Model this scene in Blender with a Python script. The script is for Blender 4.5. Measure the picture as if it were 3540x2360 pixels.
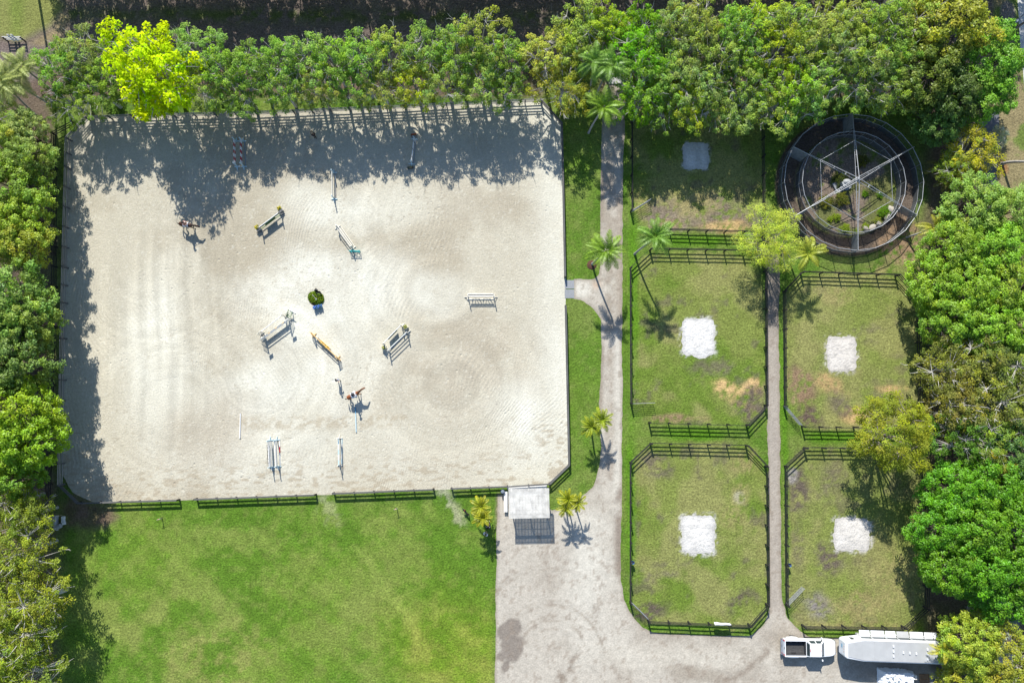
import bpy, bmesh, math, random
import numpy as np
from mathutils import Vector, Matrix, Euler
from mathutils.geometry import tessellate_polygon

for o in list(bpy.data.objects):
    bpy.data.objects.remove(o, do_unlink=True)
scene = bpy.context.scene
C = scene.collection
RNG = random.Random(7)
R = math.radians

# ------------------------------------------------------------------ camera
CAM_H, TILT, FPX = 86.0, R(4.53), 2400.0      # metres, radians, focal length in photo pixels
cam_d = bpy.data.cameras.new('camera'); cam = bpy.data.objects.new('camera', cam_d); C.objects.link(cam)
cam_d.sensor_width = 36.0; cam_d.lens = 36.0 * FPX / 3540.0
cam_d.clip_start = 0.5; cam_d.clip_end = 5000
cam.location = (0, 0, CAM_H); cam.rotation_euler = (TILT, 0, 0)
scene.camera = cam

# ------------------------------------------------------------------ sky, sun, exposure
SUN_EL = R(38.0); SH = Vector((0.21, -1.0)).normalized()      # direction in which shadows fall on the ground
world = bpy.data.worlds.new('World'); scene.world = world; world.use_nodes = True
nt = world.node_tree; nt.nodes.clear()
sky = nt.nodes.new('ShaderNodeTexSky'); sky.sky_type = 'NISHITA'; sky.sun_disc = False
sky.ozone_density = 3.0; sky.dust_density = 0.4; sky.sun_elevation = SUN_EL; sky.sun_rotation = math.atan2(-SH.x, -SH.y)
bg = nt.nodes.new('ShaderNodeBackground'); bg.inputs[1].default_value = 0.105
wo = nt.nodes.new('ShaderNodeOutputWorld')
nt.links.new(sky.outputs[0], bg.inputs[0]); nt.links.new(bg.outputs[0], wo.inputs[0])
sd = bpy.data.lights.new('sun', 'SUN'); sd.energy = 4.6; sd.angle = R(0.53); sd.color = (1.0, 0.965, 0.905)
sun = bpy.data.objects.new('sun', sd); C.objects.link(sun)
ldir = Vector((SH.x * math.cos(SUN_EL), SH.y * math.cos(SUN_EL), -math.sin(SUN_EL)))
sun.rotation_euler = ldir.to_track_quat('-Z', 'Y').to_euler(); sun.location = (-20, 60, 90)
vs = scene.view_settings
vs.view_transform = 'Standard'; vs.look = 'None'; vs.gamma = 1.0; vs.use_curve_mapping = False
vs.exposure = 0.78
scene.render.engine = 'CYCLES'
scene.cycles.max_bounces = 4; scene.cycles.diffuse_bounces = 2; scene.cycles.glossy_bounces = 2; scene.cycles.transmission_bounces = 3; scene.cycles.transparent_max_bounces = 6

# ------------------------------------------------------------------ photo pixel -> point at height h
def V(px, py, h=0.0):
    a = (px - 1770.0) / FPX; b = -(py - 1180.0) / FPX
    c, s = math.cos(TILT), math.sin(TILT)
    d = (a, b * c + s, b * s - c)
    t = (CAM_H - h) / -d[2]
    return Vector((d[0] * t, d[1] * t, h))
def O(x, y, h=0.0):                           # the same from the 2352-pixel overview
    return V(x * 1.5051, y * 1.5051, h)
MPP = 0.036                                   # metres per photo pixel on the ground, about

# ------------------------------------------------------------------ mesh helpers
class MB:
    def __init__(s): s.v = []; s.f = []; s.m = []; s.mi = 0; s.smooth = []
    def add(s, vs_, fs, smooth=False):
        k = len(s.v); s.v += [tuple(v) for v in vs_]
        for f in fs:
            s.f.append(tuple(i + k for i in f)); s.m.append(s.mi); s.smooth.append(smooth)
    def box(s, c, size, rz=0.0, mat=None):
        hx, hy, hz = size[0] / 2, size[1] / 2, size[2] / 2
        M_ = mat if mat is not None else Matrix.Rotation(rz, 3, 'Z')
        c = Vector(c)
        s.add([c + M_ @ Vector((x, y, z)) for z in (-hz, hz) for x, y in ((-hx, -hy), (hx, -hy), (hx, hy), (-hx, hy))],
              [(3, 2, 1, 0), (4, 5, 6, 7), (0, 1, 5, 4), (1, 2, 6, 5), (2, 3, 7, 6), (3, 0, 4, 7)])
    def beam(s, p, q, w, h):
        p, q = Vector(p), Vector(q); d = q - p; L = d.length
        s.box((p + q) / 2, (L, w, h), mat=frame(d))
    def tube(s, p, q, r0, r1=None, n=8, caps=True):
        r1 = r0 if r1 is None else r1
        p, q = Vector(p), Vector(q); M_ = frame(q - p)
        vs_ = []
        for c, r in ((p, r0), (q, r1)):
            for i in range(n):
                a = 2 * math.pi * i / n
                vs_.append(c + M_ @ Vector((0, r * math.cos(a), r * math.sin(a))))
        fs = [(i, (i + 1) % n, n + (i + 1) % n, n + i) for i in range(n)]
        s.add(vs_, fs, True)
        if caps: s.add(vs_, [tuple(range(n - 1, -1, -1)), tuple(range(n, 2 * n))])
    def path(s, pts, rad, n=8):
        for i in range(len(pts) - 1): s.tube(pts[i], pts[i + 1], rad[i], rad[i + 1], n, True)
    def lathe(s, c, prof, n=12):               # prof: (r, z) list
        c = Vector(c); vs_ = []
        for r, z in prof:
            for i in range(n):
                a = 2 * math.pi * i / n; vs_.append(c + Vector((r * math.cos(a), r * math.sin(a), z)))
        fs = []
        for k in range(len(prof) - 1):
            for i in range(n):
                fs.append((k * n + i, k * n + (i + 1) % n, (k + 1) * n + (i + 1) % n, (k + 1) * n + i))
        s.add(vs_, fs, True)
        s.add(vs_[:n], [tuple(range(n - 1, -1, -1))]); s.add(vs_[-n:], [tuple(range(n))])
    def prism(s, poly, z0, z1):
        n = len(poly)
        area = sum(poly[i][0] * poly[(i + 1) % n][1] - poly[(i + 1) % n][0] * poly[i][1] for i in range(n))
        if area < 0: poly = poly[::-1]
        vs_ = [(p[0], p[1], z0) for p in poly] + [(p[0], p[1], z1) for p in poly]
        s.add(vs_, [tuple(range(n - 1, -1, -1)), tuple(range(n, 2 * n))] + [(i, (i + 1) % n, n + (i + 1) % n, n + i) for i in range(n)])
    def ball(s, c, r, n=8, m=6, sc=(1, 1, 1)):
        c = Vector(c); vs_ = []
        for j in range(1, m):
            t = math.pi * j / m
            for i in range(n):
                a = 2 * math.pi * i / n
                vs_.append(c + Vector((r * sc[0] * math.sin(t) * math.cos(a), r * sc[1] * math.sin(t) * math.sin(a), r * sc[2] * math.cos(t))))
        vs_ += [c + Vector((0, 0, r * sc[2])), c - Vector((0, 0, r * sc[2]))]
        fs = []
        for j in range(m - 2):
            for i in range(n): fs.append((j * n + i, (j + 1) * n + i, (j + 1) * n + (i + 1) % n, j * n + (i + 1) % n))
        T, B = len(vs_) - 2, len(vs_) - 1
        for i in range(n): fs.append((T, i, (i + 1) % n)); fs.append((B, (m - 2) * n + (i + 1) % n, (m - 2) * n + i))
        s.add(vs_, fs, True)
    def mesh(s, name, org=(0, 0, 0)):
        ox, oy, oz = org
        me = bpy.data.meshes.new(name); me.from_pydata([(x - ox, y - oy, z - oz) for x, y, z in s.v], [], s.f)
        me.polygons.foreach_set('material_index', s.m); me.polygons.foreach_set('use_smooth', s.smooth)
        me.update(); return me

def frame(d):
    d = Vector(d)
    if d.length < 1e-9: d = Vector((1, 0, 0))
    x = d.normalized(); up = Vector((0, 0, 1)) if abs(x.z) < 0.98 else Vector((0, 1, 0))
    y = up.cross(x).normalized(); z = x.cross(y)
    return Matrix((x, y, z)).transposed()

def link(name, me, mats=None, parent=None, loc=(0, 0, 0), rot=None, sc=None):
    o = bpy.data.objects.new(name, me); C.objects.link(o); o.location = loc
    if rot is not None: o.rotation_euler = rot
    if sc is not None: o.scale = sc
    if parent is not None: o.parent = parent
    if me is not None and mats is not None and len(me.materials) == 0:
        for m in (mats if isinstance(mats, (list, tuple)) else [mats]): me.materials.append(m)
    return o
def part(name, mb, mats, root):               # mb in world coordinates
    return link(name, mb.mesh(name, tuple(root.location)), mats, root)
def lpart(name, mb, mats, root):              # mb in the thing's own coordinates
    return link(name, mb.mesh(name), mats, root)
def tag(o, label, cat=None, group=None, kind=None):
    if label: o['label'] = label
    if cat: o['category'] = cat
    if group: o['group'] = group
    if kind: o['kind'] = kind
    return o
def thing(name, label, cat, loc=(0, 0, 0), rz=0.0, group=None, sc=None):
    o = bpy.data.objects.new(name, None); C.objects.link(o); o.location = loc; o.rotation_euler = (0, 0, rz)
    o.empty_display_size = 0.2
    if sc is not None: o.scale = sc
    return tag(o, label, cat, group)

# ------------------------------------------------------------------ materials
def nodes_of(name):
    m = bpy.data.materials.new(name); m.use_nodes = True; t = m.node_tree; t.nodes.clear()
    out = t.nodes.new('ShaderNodeOutputMaterial'); return m, t, out
def mat(name, col, rough=0.75, var=0.18, scale=6.0, bump=0.0, metal=0.0, spec=0.3, bscale=None, coat=0.0):
    m, t, out = nodes_of(name)
    p = t.nodes.new('ShaderNodeBsdfPrincipled')
    p.inputs['Roughness'].default_value = rough; p.inputs['Metallic'].default_value = metal
    p.inputs['Specular IOR Level'].default_value = spec; p.inputs['Coat Weight'].default_value = coat
    tc = t.nodes.new('ShaderNodeTexCoord')
    n = t.nodes.new('ShaderNodeTexNoise'); n.inputs['Scale'].default_value = scale; n.inputs['Detail'].default_value = 5
    oi = t.nodes.new('ShaderNodeObjectInfo')
    t.links.new(tc.outputs['Object'], n.inputs['Vector'])
    mr = t.nodes.new('ShaderNodeMapRange'); mr.inputs[3].default_value = 1 - var * 1.6; mr.inputs[4].default_value = 1 + var * 1.6
    t.links.new(n.outputs['Fac'], mr.inputs[0])
    mr2 = t.nodes.new('ShaderNodeMapRange'); mr2.inputs[3].default_value = 1 - var * 0.5; mr2.inputs[4].default_value = 1 + var * 0.5
    t.links.new(oi.outputs['Random'], mr2.inputs[0])
    mm = t.nodes.new('ShaderNodeMath'); mm.operation = 'MULTIPLY'
    t.links.new(mr.outputs[0], mm.inputs[0]); t.links.new(mr2.outputs[0], mm.inputs[1])
    vm = t.nodes.new('ShaderNodeVectorMath'); vm.operation = 'SCALE'; vm.inputs[0].default_value = col[:3]
    t.links.new(mm.outputs[0], vm.inputs['Scale']); t.links.new(vm.outputs[0], p.inputs['Base Color'])
    if bump:
        b = t.nodes.new('ShaderNodeBump'); b.inputs['Strength'].default_value = bump; b.inputs['Distance'].default_value = 0.02
        n2 = t.nodes.new('ShaderNodeTexNoise'); n2.inputs['Scale'].default_value = bscale or scale * 5; n2.inputs['Detail'].default_value = 4
        t.links.new(tc.outputs['Object'], n2.inputs['Vector'])
        t.links.new(n2.outputs['Fac'], b.inputs['Height']); t.links.new(b.outputs[0], p.inputs['Normal'])
    t.links.new(p.outputs[0], out.inputs[0]); return m

def leaf_mat(name, transl=0.35, gloss=0.06, rough=0.45):
    m, t, out = nodes_of(name)
    oi = t.nodes.new('ShaderNodeObjectInfo'); at = t.nodes.new('ShaderNodeAttribute'); at.attribute_name = 'tint'
    mul = t.nodes.new('ShaderNodeVectorMath'); mul.operation = 'MULTIPLY'
    t.links.new(oi.outputs['Color'], mul.inputs[0]); t.links.new(at.outputs['Color'], mul.inputs[1])
    d = t.nodes.new('ShaderNodeBsdfDiffuse'); tr = t.nodes.new('ShaderNodeBsdfTranslucent')
    yl = t.nodes.new('ShaderNodeVectorMath'); yl.operation = 'MULTIPLY'; yl.inputs[1].default_value = (1.25, 1.15, 0.55)
    t.links.new(mul.outputs[0], yl.inputs[0])
    t.links.new(mul.outputs[0], d.inputs[0]); t.links.new(yl.outputs[0], tr.inputs[0])
    mx = t.nodes.new('ShaderNodeMixShader'); mx.inputs[0].default_value = transl
    t.links.new(d.outputs[0], mx.inputs[1]); t.links.new(tr.outputs[0], mx.inputs[2])
    if not gloss:
        t.links.new(mx.outputs[0], out.inputs[0]); return m
    g = t.nodes.new('ShaderNodeBsdfGlossy'); g.inputs['Roughness'].default_value = rough; g.inputs[0].default_value = (0.9, 0.95, 0.9, 1)
    mx2 = t.nodes.new('ShaderNodeMixShader'); mx2.inputs[0].default_value = gloss
    t.links.new(mx.outputs[0], mx2.inputs[1]); t.links.new(g.outputs[0], mx2.inputs[2])
    t.links.new(mx2.outputs[0], out.inputs[0]); return m

def ground_mat(name, fine=18.0, fine_amt=0.22, mid=1.6, mid_amt=0.12, bump=0.5, bdist=0.04, bscale=9.0, pits=0.0, rows=0.0, rough=0.95):
    """colour attribute x fine procedural grain, with procedural relief"""
    m, t, out = nodes_of(name)
    p = t.nodes.new('ShaderNodeBsdfPrincipled'); p.inputs['Roughness'].default_value = rough; p.inputs['Specular IOR Level'].default_value = 0.12
    at = t.nodes.new('ShaderNodeAttribute'); at.attribute_name = 'Col'
    tc = t.nodes.new('ShaderNodeTexCoord')
    def noise(sc, det=4, rg=0.6):
        n = t.nodes.new('ShaderNodeTexNoise'); n.inputs['Scale'].default_value = sc; n.inputs['Detail'].default_value = det
        n.inputs['Roughness'].default_value = rg
        t.links.new(tc.outputs['Object'], n.inputs['Vector']); return n.outputs['Fac']
    def rng(x, amt):
        r = t.nodes.new('ShaderNodeMapRange'); r.inputs[1].default_value = 0.25; r.inputs[2].default_value = 0.75
        r.inputs[3].default_value = 1 - amt; r.inputs[4].default_value = 1 + amt
        t.links.new(x, r.inputs[0]); return r.outputs[0]
    def math_(op, a, b):
        n = t.nodes.new('ShaderNodeMath'); n.operation = op
        for i, q in enumerate((a, b)):
            if isinstance(q, (int, float)): n.inputs[i].default_value = q
            else: t.links.new(q, n.inputs[i])
        return n.outputs[0]
    k = math_('MULTIPLY', rng(noise(fine, 3), fine_amt), rng(noise(mid, 5), mid_amt))
    vm = t.nodes.new('ShaderNodeVectorMath'); vm.operation = 'SCALE'
    t.links.new(at.outputs['Color'], vm.inputs[0]); t.links.new(k, vm.inputs['Scale'])
    t.links.new(vm.outputs[0], p.inputs['Base Color'])
    h = noise(bscale, 4, 0.7)
    if pits:
        vo = t.nodes.new('ShaderNodeTexVoronoi'); vo.feature = 'SMOOTH_F1'; vo.inputs['Scale'].default_value = 1.15
        vo.inputs['Smoothness'].default_value = 0.3; vo.inputs['Randomness'].default_value = 1.0
        t.links.new(tc.outputs['Object'], vo.inputs['Vector'])
        r = t.nodes.new('ShaderNodeMapRange'); r.inputs[1].default_value = 0.03; r.inputs[2].default_value = 0.2
        t.links.new(vo.outputs['Distance'], r.inputs[0])
        msk = t.nodes.new('ShaderNodeMapRange'); msk.inputs[1].default_value = 0.42; msk.inputs[2].default_value = 0.6
        t.links.new(noise(0.12, 4), msk.inputs[0])
        pit = math_('MULTIPLY', math_('SUBTRACT', r.outputs[0], 1.0), msk.outputs[0])
        h = math_('ADD', h, math_('MULTIPLY', pit, pits))
    if rows:
        mp = t.nodes.new('ShaderNodeVectorMath'); mp.operation = 'MULTIPLY_ADD'
        nz = t.nodes.new('ShaderNodeTexNoise'); nz.inputs['Scale'].default_value = 0.035; nz.inputs['Detail'].default_value = 1.5
        t.links.new(tc.outputs['Object'], nz.inputs['Vector'])
        mp.inputs[1].default_value = (26, 26, 0)
        t.links.new(nz.outputs['Color'], mp.inputs[0]); t.links.new(tc.outputs['Object'], mp.inputs[2])
        w = t.nodes.new('ShaderNodeTexWave'); w.inputs['Scale'].default_value = 0.75; w.inputs['Distortion'].default_value = 2.5
        w.inputs['Detail'].default_value = 2; w.inputs['Detail Scale'].default_value = 2
        t.links.new(mp.outputs[0], w.inputs['Vector'])
        rm = t.nodes.new('ShaderNodeMapRange'); rm.inputs[1].default_value = 0.45; rm.inputs[2].default_value = 0.72; rm.inputs[3].default_value = 0.06
        t.links.new(noise(0.16, 3), rm.inputs[0])
        h = math_('ADD', h, math_('MULTIPLY', math_('MULTIPLY', w.outputs['Fac'], rm.outputs[0]), rows))
    b = t.nodes.new('ShaderNodeBump'); b.inputs['Strength'].default_value = bump; b.inputs['Distance'].default_value = bdist
    t.links.new(h, b.inputs['Height']); t.links.new(b.outputs[0], p.inputs['Normal'])
    t.links.new(p.outputs[0], out.inputs[0]); return m

def glass_mat(name, col):
    m, t, out = nodes_of(name)
    p = t.nodes.new('ShaderNodeBsdfPrincipled'); p.inputs['Base Color'].default_value = (*col, 1); p.inputs['Roughness'].default_value = 0.06
    p.inputs['Specular IOR Level'].default_value = 0.25
    n = t.nodes.new('ShaderNodeTexNoise'); n.inputs['Scale'].default_value = 2
    b = t.nodes.new('ShaderNodeBump'); b.inputs['Strength'].default_value = 0.03; t.links.new(n.outputs['Fac'], b.inputs['Height']); t.links.new(b.outputs[0], p.inputs['Normal'])
    t.links.new(p.outputs[0], out.inputs[0]); return m
def screen_mat(name, col, alpha, rough=0.5, transl=0.0, scale=10):
    """mesh cloth, wire screen or milky sheet: lets part of the light through"""
    m, t, out = nodes_of(name)
    n = t.nodes.new('ShaderNodeTexNoise'); n.inputs['Scale'].default_value = scale; n.inputs['Detail'].default_value = 4
    tc = t.nodes.new('ShaderNodeTexCoord'); t.links.new(tc.outputs['Object'], n.inputs['Vector'])
    mr = t.nodes.new('ShaderNodeMapRange'); mr.inputs[1].default_value = .3; mr.inputs[2].default_value = .7; mr.inputs[3].default_value = 0.75; mr.inputs[4].default_value = 1.15
    t.links.new(n.outputs['Fac'], mr.inputs[0])
    vm = t.nodes.new('ShaderNodeVectorMath'); vm.operation = 'SCALE'; vm.inputs[0].default_value = col
    t.links.new(mr.outputs[0], vm.inputs['Scale'])
    d = t.nodes.new('ShaderNodeBsdfPrincipled'); d.inputs['Roughness'].default_value = rough; t.links.new(vm.outputs[0], d.inputs['Base Color'])
    sh = d.outputs[0]
    if transl:
        tr = t.nodes.new('ShaderNodeBsdfTranslucent'); t.links.new(vm.outputs[0], tr.inputs[0])
        mx0 = t.nodes.new('ShaderNodeMixShader'); mx0.inputs[0].default_value = transl
        t.links.new(sh, mx0.inputs[1]); t.links.new(tr.outputs[0], mx0.inputs[2]); sh = mx0.outputs[0]
    tp = t.nodes.new('ShaderNodeBsdfTransparent')
    mx = t.nodes.new('ShaderNodeMixShader'); mx.inputs[0].default_value = alpha
    t.links.new(tp.outputs[0], mx.inputs[1]); t.links.new(sh, mx.inputs[2]); t.links.new(mx.outputs[0], out.inputs[0]); return m

M = {}
M['black_wood'] = mat('black_wood', (0.022, 0.021, 0.02), 0.8, 0.35, 5, 0.3)
M['grey_wood'] = mat('grey_wood', (0.10, 0.098, 0.095), 0.85, 0.35, 4, 0.3)
M['weathered'] = mat('weathered', (0.26, 0.25, 0.23), 0.85, 0.3, 4, 0.3)
M['steel'] = mat('galvanised_steel', (0.40, 0.41, 0.42), 0.5, 0.15, 6, 0, 0.6)
M['dull_steel'] = mat('dull_steel', (0.30, 0.31, 0.32), 0.5, 0.15, 6, 0, 0.5)
M['white_paint'] = mat('white_paint', (0.72, 0.71, 0.68), 0.55, 0.10, 5)
M['off_white'] = mat('off_white', (0.66, 0.63, 0.55), 0.6, 0.14, 5)
M['pale_blue'] = mat('pale_blue_paint', (0.46, 0.60, 0.64), 0.5, 0.1, 5)
M['blue_paint'] = mat('blue_paint', (0.12, 0.30, 0.45), 0.5, 0.1, 5)
M['slate'] = mat('slate_paint', (0.20, 0.24, 0.28), 0.5, 0.15, 5)
M['red_paint'] = mat('red_paint', (0.42, 0.022, 0.03), 0.5, 0.12, 5)
M['green_paint'] = mat('green_paint', (0.10, 0.22, 0.09), 0.55, 0.15, 5)
M['dark_green'] = mat('dark_green_paint', (0.035, 0.085, 0.035), 0.55, 0.2, 5)
M['tan_paint'] = mat('tan_paint', (0.66, 0.44, 0.19), 0.6, 0.15, 5)
M['teal_paint'] = mat('teal_paint', (0.06, 0.42, 0.40), 0.5, 0.15, 5)
M['dark_red'] = mat('dark_red', (0.13, 0.03, 0.025), 0.6, 0.2, 5)
M['car_white'] = mat('car_white', (0.78, 0.79, 0.80), 0.22, 0.02, 2, 0, 0, 0.5, coat=0.6)
M['trailer_white'] = mat('trailer_white', (0.62, 0.63, 0.64), 0.5, 0.07, 1.4, 0, 0, 0.4)
M['trailer_roof'] = mat('trailer_roof', (0.37, 0.375, 0.37), 0.6, 0.10, 1.2)
M['rubber'] = mat('rubber', (0.025, 0.025, 0.026), 0.8, 0.2, 8)
M['bedliner'] = mat('bedliner', (0.055, 0.055, 0.058), 0.8, 0.25, 6)
M['chrome'] = mat('chrome', (0.6, 0.62, 0.65), 0.25, 0.05, 3, 0, 0.9)
M['glass'] = glass_mat('tinted_glass', (0.03, 0.045, 0.05))
M['red_lens'] = mat('red_lens', (0.45, 0.015, 0.02), 0.2, 0.05)
M['amber_lens'] = mat('amber_lens', (0.6, 0.25, 0.05), 0.2, 0.05)
M['bark'] = mat('bark', (0.23, 0.20, 0.17), 0.95, 0.3, 3, 0.5)
M['pale_bark'] = mat('pale_bark', (0.42, 0.40, 0.36), 0.95, 0.25, 3, 0.4)
M['dark_bark'] = mat('dark_bark', (0.10, 0.08, 0.065), 0.95, 0.3, 3, 0.5)
M['palm_trunk'] = mat('palm_trunk', (0.36, 0.34, 0.31), 0.95, 0.3, 4, 0.5)
M['crownshaft'] = mat('crownshaft', (0.16, 0.24, 0.06), 0.6, 0.15, 5)
M['leaf'] = leaf_mat('leaf', 0.42, 0.0)
M['glossy_leaf'] = leaf_mat('glossy_leaf', 0.36, 0.025, 0.5)
M['frond'] = leaf_mat('frond_leaf', 0.35, 0.02, 0.45)
M['petal'] = leaf_mat('petal', 0.25, 0.0)
M['concrete'] = mat('concrete', (0.40, 0.40, 0.39), 0.9, 0.18, 1.8, 0.3)
M['roof_sheet'] = screen_mat('roof_sheet', (0.74, 0.72, 0.66), 0.80, 0.6, 0.25, 1.6)
M['wire_screen'] = screen_mat('wire_screen', (0.09, 0.10, 0.105), 0.84, 0.6, 0.0, 3)
M['wire_screen_pale'] = screen_mat('wire_screen_pale', (0.16, 0.17, 0.18), 0.16, 0.6, 0.0, 3)
M['divider'] = screen_mat('divider_mesh', (0.22, 0.24, 0.25), 0.88, 0.6, 0.0, 3)
M['bay'] = mat('bay_coat', (0.055, 0.018, 0.009), 0.5, 0.25, 5, 0, 0, 0.4)
M['chestnut'] = mat('chestnut_coat', (0.235, 0.07, 0.02), 0.5, 0.22, 5, 0, 0, 0.4)
M['black_hair'] = mat('black_hair', (0.012, 0.01, 0.009), 0.6, 0.2, 12)
M['black_coat'] = mat('black_coat', (0.012, 0.011, 0.011), 0.5, 0.2, 8, 0, 0, 0.4)
M['brown_hair'] = mat('brown_hair', (0.05, 0.028, 0.016), 0.6, 0.2, 12)
M['leather'] = mat('leather', (0.035, 0.02, 0.014), 0.45, 0.2, 8)
M['skin'] = mat('skin', (0.48, 0.28, 0.20), 0.55, 0.06, 6)
M['cloth_white'] = mat('cloth_white', (0.70, 0.71, 0.74), 0.85, 0.08, 9)
M['cloth_navy'] = mat('cloth_navy', (0.02, 0.03, 0.07), 0.85, 0.15, 9)
M['cloth_dark'] = mat('cloth_dark', (0.025, 0.024, 0.026), 0.85, 0.2, 9)
M['cloth_brown'] = mat('cloth_brown', (0.045, 0.03, 0.022), 0.85, 0.2, 9)
M['cloth_beige'] = mat('cloth_beige', (0.48, 0.40, 0.30), 0.85, 0.1, 9)
M['cloth_blue'] = mat('cloth_blue', (0.26, 0.38, 0.56), 0.85, 0.1, 9)
M['cloth_pink'] = mat('cloth_pink', (0.55, 0.30, 0.24), 0.85, 0.1, 9)
M['cloth_grey'] = mat('cloth_grey', (0.16, 0.17, 0.18), 0.85, 0.1, 9)
M['straw_hat'] = mat('straw_hat', (0.36, 0.26, 0.16), 0.85, 0.2, 14)
M['pallet'] = mat('pallet_wood', (0.30, 0.17, 0.085), 0.9, 0.3, 5, 0.3)
M['tarp'] = mat('tarp', (0.74, 0.76, 0.78), 0.5, 0.08, 3)
M['blue_plastic'] = mat('blue_plastic', (0.03, 0.10, 0.26), 0.4, 0.15, 6)
M['black_plastic'] = mat('black_plastic', (0.012, 0.012, 0.012), 0.5, 0.2, 6)
M['grey_plastic'] = mat('grey_plastic', (0.30, 0.31, 0.31), 0.6, 0.15, 6)
M['rock'] = mat('limestone', (0.34, 0.31, 0.26), 0.95, 0.25, 4, 0.6)
M['mulch'] = mat('mulch', (0.11, 0.055, 0.035), 0.95, 0.4, 14, 0.8)
M['eye'] = mat('eye', (0.02, 0.015, 0.012), 0.2, 0.05)
# ================================================================== GROUND
def PX(x, y):
    c, s = math.cos(TILT), math.sin(TILT); return 1770 + FPX * x / (s * y + c * CAM_H)
def hash2(ix, iy, seed):
    n = (ix.astype(np.int64) * 374761393 + iy.astype(np.int64) * 668265263 + seed * 1274126177) & 0xffffffff
    n = ((n ^ (n >> 13)) * 1274126177) & 0xffffffff
    return ((n ^ (n >> 16)) & 0xffff) / 65535.0
def vnoise(x, y, seed=0):
    ix, iy = np.floor(x), np.floor(y); fx, fy = x - ix, y - iy
    fx = fx * fx * (3 - 2 * fx); fy = fy * fy * (3 - 2 * fy)
    a, b = hash2(ix, iy, seed), hash2(ix + 1, iy, seed); c, d = hash2(ix, iy + 1, seed), hash2(ix + 1, iy + 1, seed)
    return (a * (1 - fx) + b * fx) * (1 - fy) + (c * (1 - fx) + d * fx) * fy
def fbm(x, y, sc, seed=0, oct_=4, gain=0.55):
    s = np.zeros_like(x); a = 1.0; tot = 0.0
    for k in range(oct_):
        s += a * vnoise(x * sc + 17.3 * k, y * sc - 9.1 * k, seed + k); tot += a; a *= gain; sc *= 2.03
    return s / tot
def sm(e0, e1, v):
    t = np.clip((v - e0) / (e1 - e0), 0, 1); return t * t * (3 - 2 * t)
def blob(x, y, px, py, rx, ry, soft=0.5, ang=0.0, rag=0.5, seed=0, sc=0.6):
    """ragged soft patch; centre and radii in photo pixels"""
    c = V(px, py); ca, sa = math.cos(ang), math.sin(ang); rr = max(rx, ry) * MPP * (1.35 + rag)
    k = (np.abs(x - c.x) < rr) & (np.abs(y - c.y) < rr); out = np.zeros_like(x)
    if not k.any(): return out
    x, y = x[k], y[k]; dx, dy = x - c.x, y - c.y
    u = (dx * ca + dy * sa) / (rx * MPP); v = (-dx * sa + dy * ca) / (ry * MPP)
    d = np.sqrt(u * u + v * v) + rag * (fbm(x, y, sc, seed + 31, 3) - 0.5) * 2
    out[k] = 1 - sm(1 - soft, 1 + soft * 0.3, d); return out
def rag_box(x, y, px, py, hx, hy, soft=0.12, rag=0.16, seed=0):
    c = V(px, py); k = (np.abs(x - c.x) < hx * MPP * (1.3 + rag)) & (np.abs(y - c.y) < hy * MPP * (1.3 + rag)); out = np.zeros_like(x); x, y = x[k], y[k]
    u = np.abs(x - c.x) / (hx * MPP); v = np.abs(y - c.y) / (hy * MPP)
    d = (u ** 5 + v ** 5) ** 0.2 + rag * (fbm(x, y, 1.1, seed + 5, 3) - 0.5) * 2
    out[k] = 1 - sm(1 - soft, 1 + soft, d); return out
def seg_mask(x, y, pts, w, soft=0.5):
    """distance band along a photo-pixel polyline, w in metres"""
    P = [V(*p) for p in pts]; best = np.full_like(x, 1e9)
    for a, b in zip(P[:-1], P[1:]):
        dx, dy = b.x - a.x, b.y - a.y; L2 = dx * dx + dy * dy + 1e-9
        t = np.clip(((x - a.x) * dx + (y - a.y) * dy) / L2, 0, 1)
        best = np.minimum(best, np.hypot(x - a.x - t * dx, y - a.y - t * dy))
    return 1 - sm(w * (1 - soft), w * (1 + soft), best)
def arc_mask(x, y, px, py, r, w, a0, a1):
    c = V(px, py); d = np.hypot(x - c.x, y - c.y); a = np.degrees(np.arctan2(y - c.y, x - c.x))
    return (1 - sm(w * 0.3, w, np.abs(d - r * MPP))) * sm(a0 - 8, a0 + 8, a) * (1 - sm(a1 - 8, a1 + 8, a))
def mixc(c, col, m):
    m = m[:, None]; col = np.asarray(col); col = col if col.ndim == 2 else col[None, :]; return c * (1 - m) + col * m
def inside(poly, x, y):
    r = np.zeros(x.shape, bool); n = len(poly)
    for i in range(n):
        x0, y0 = poly[i]; x1, y1 = poly[(i + 1) % n]
        c = ((y0 > y) != (y1 > y))
        with np.errstate(divide='ignore', invalid='ignore'):
            r ^= c & (x < (x1 - x0) * (y - y0) / (y1 - y0 + 1e-12) + x0)
    return r
def nearest(poly, x, y):
    bd = np.full(x.shape, 1e9); bx = x.copy(); by = y.copy(); n = len(poly)
    for i in range(n):
        x0, y0 = poly[i]; x1, y1 = poly[(i + 1) % n]; dx, dy = x1 - x0, y1 - y0
        t = np.clip(((x - x0) * dx + (y - y0) * dy) / (dx * dx + dy * dy + 1e-12), 0, 1)
        qx, qy = x0 + t * dx, y0 + t * dy; d = np.hypot(x - qx, y - qy); k = d < bd
        bd[k] = d[k]; bx[k] = qx[k]; by[k] = qy[k]
    return bx, by, bd
def set_col(me, col):
    a = me.color_attributes.new('Col', 'FLOAT_COLOR', 'POINT')
    buf = np.ones((len(me.vertices), 4), np.float32); buf[:, :3] = np.clip(col, 0.004, 0.95); a.data.foreach_set('color', buf.ravel())
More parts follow.
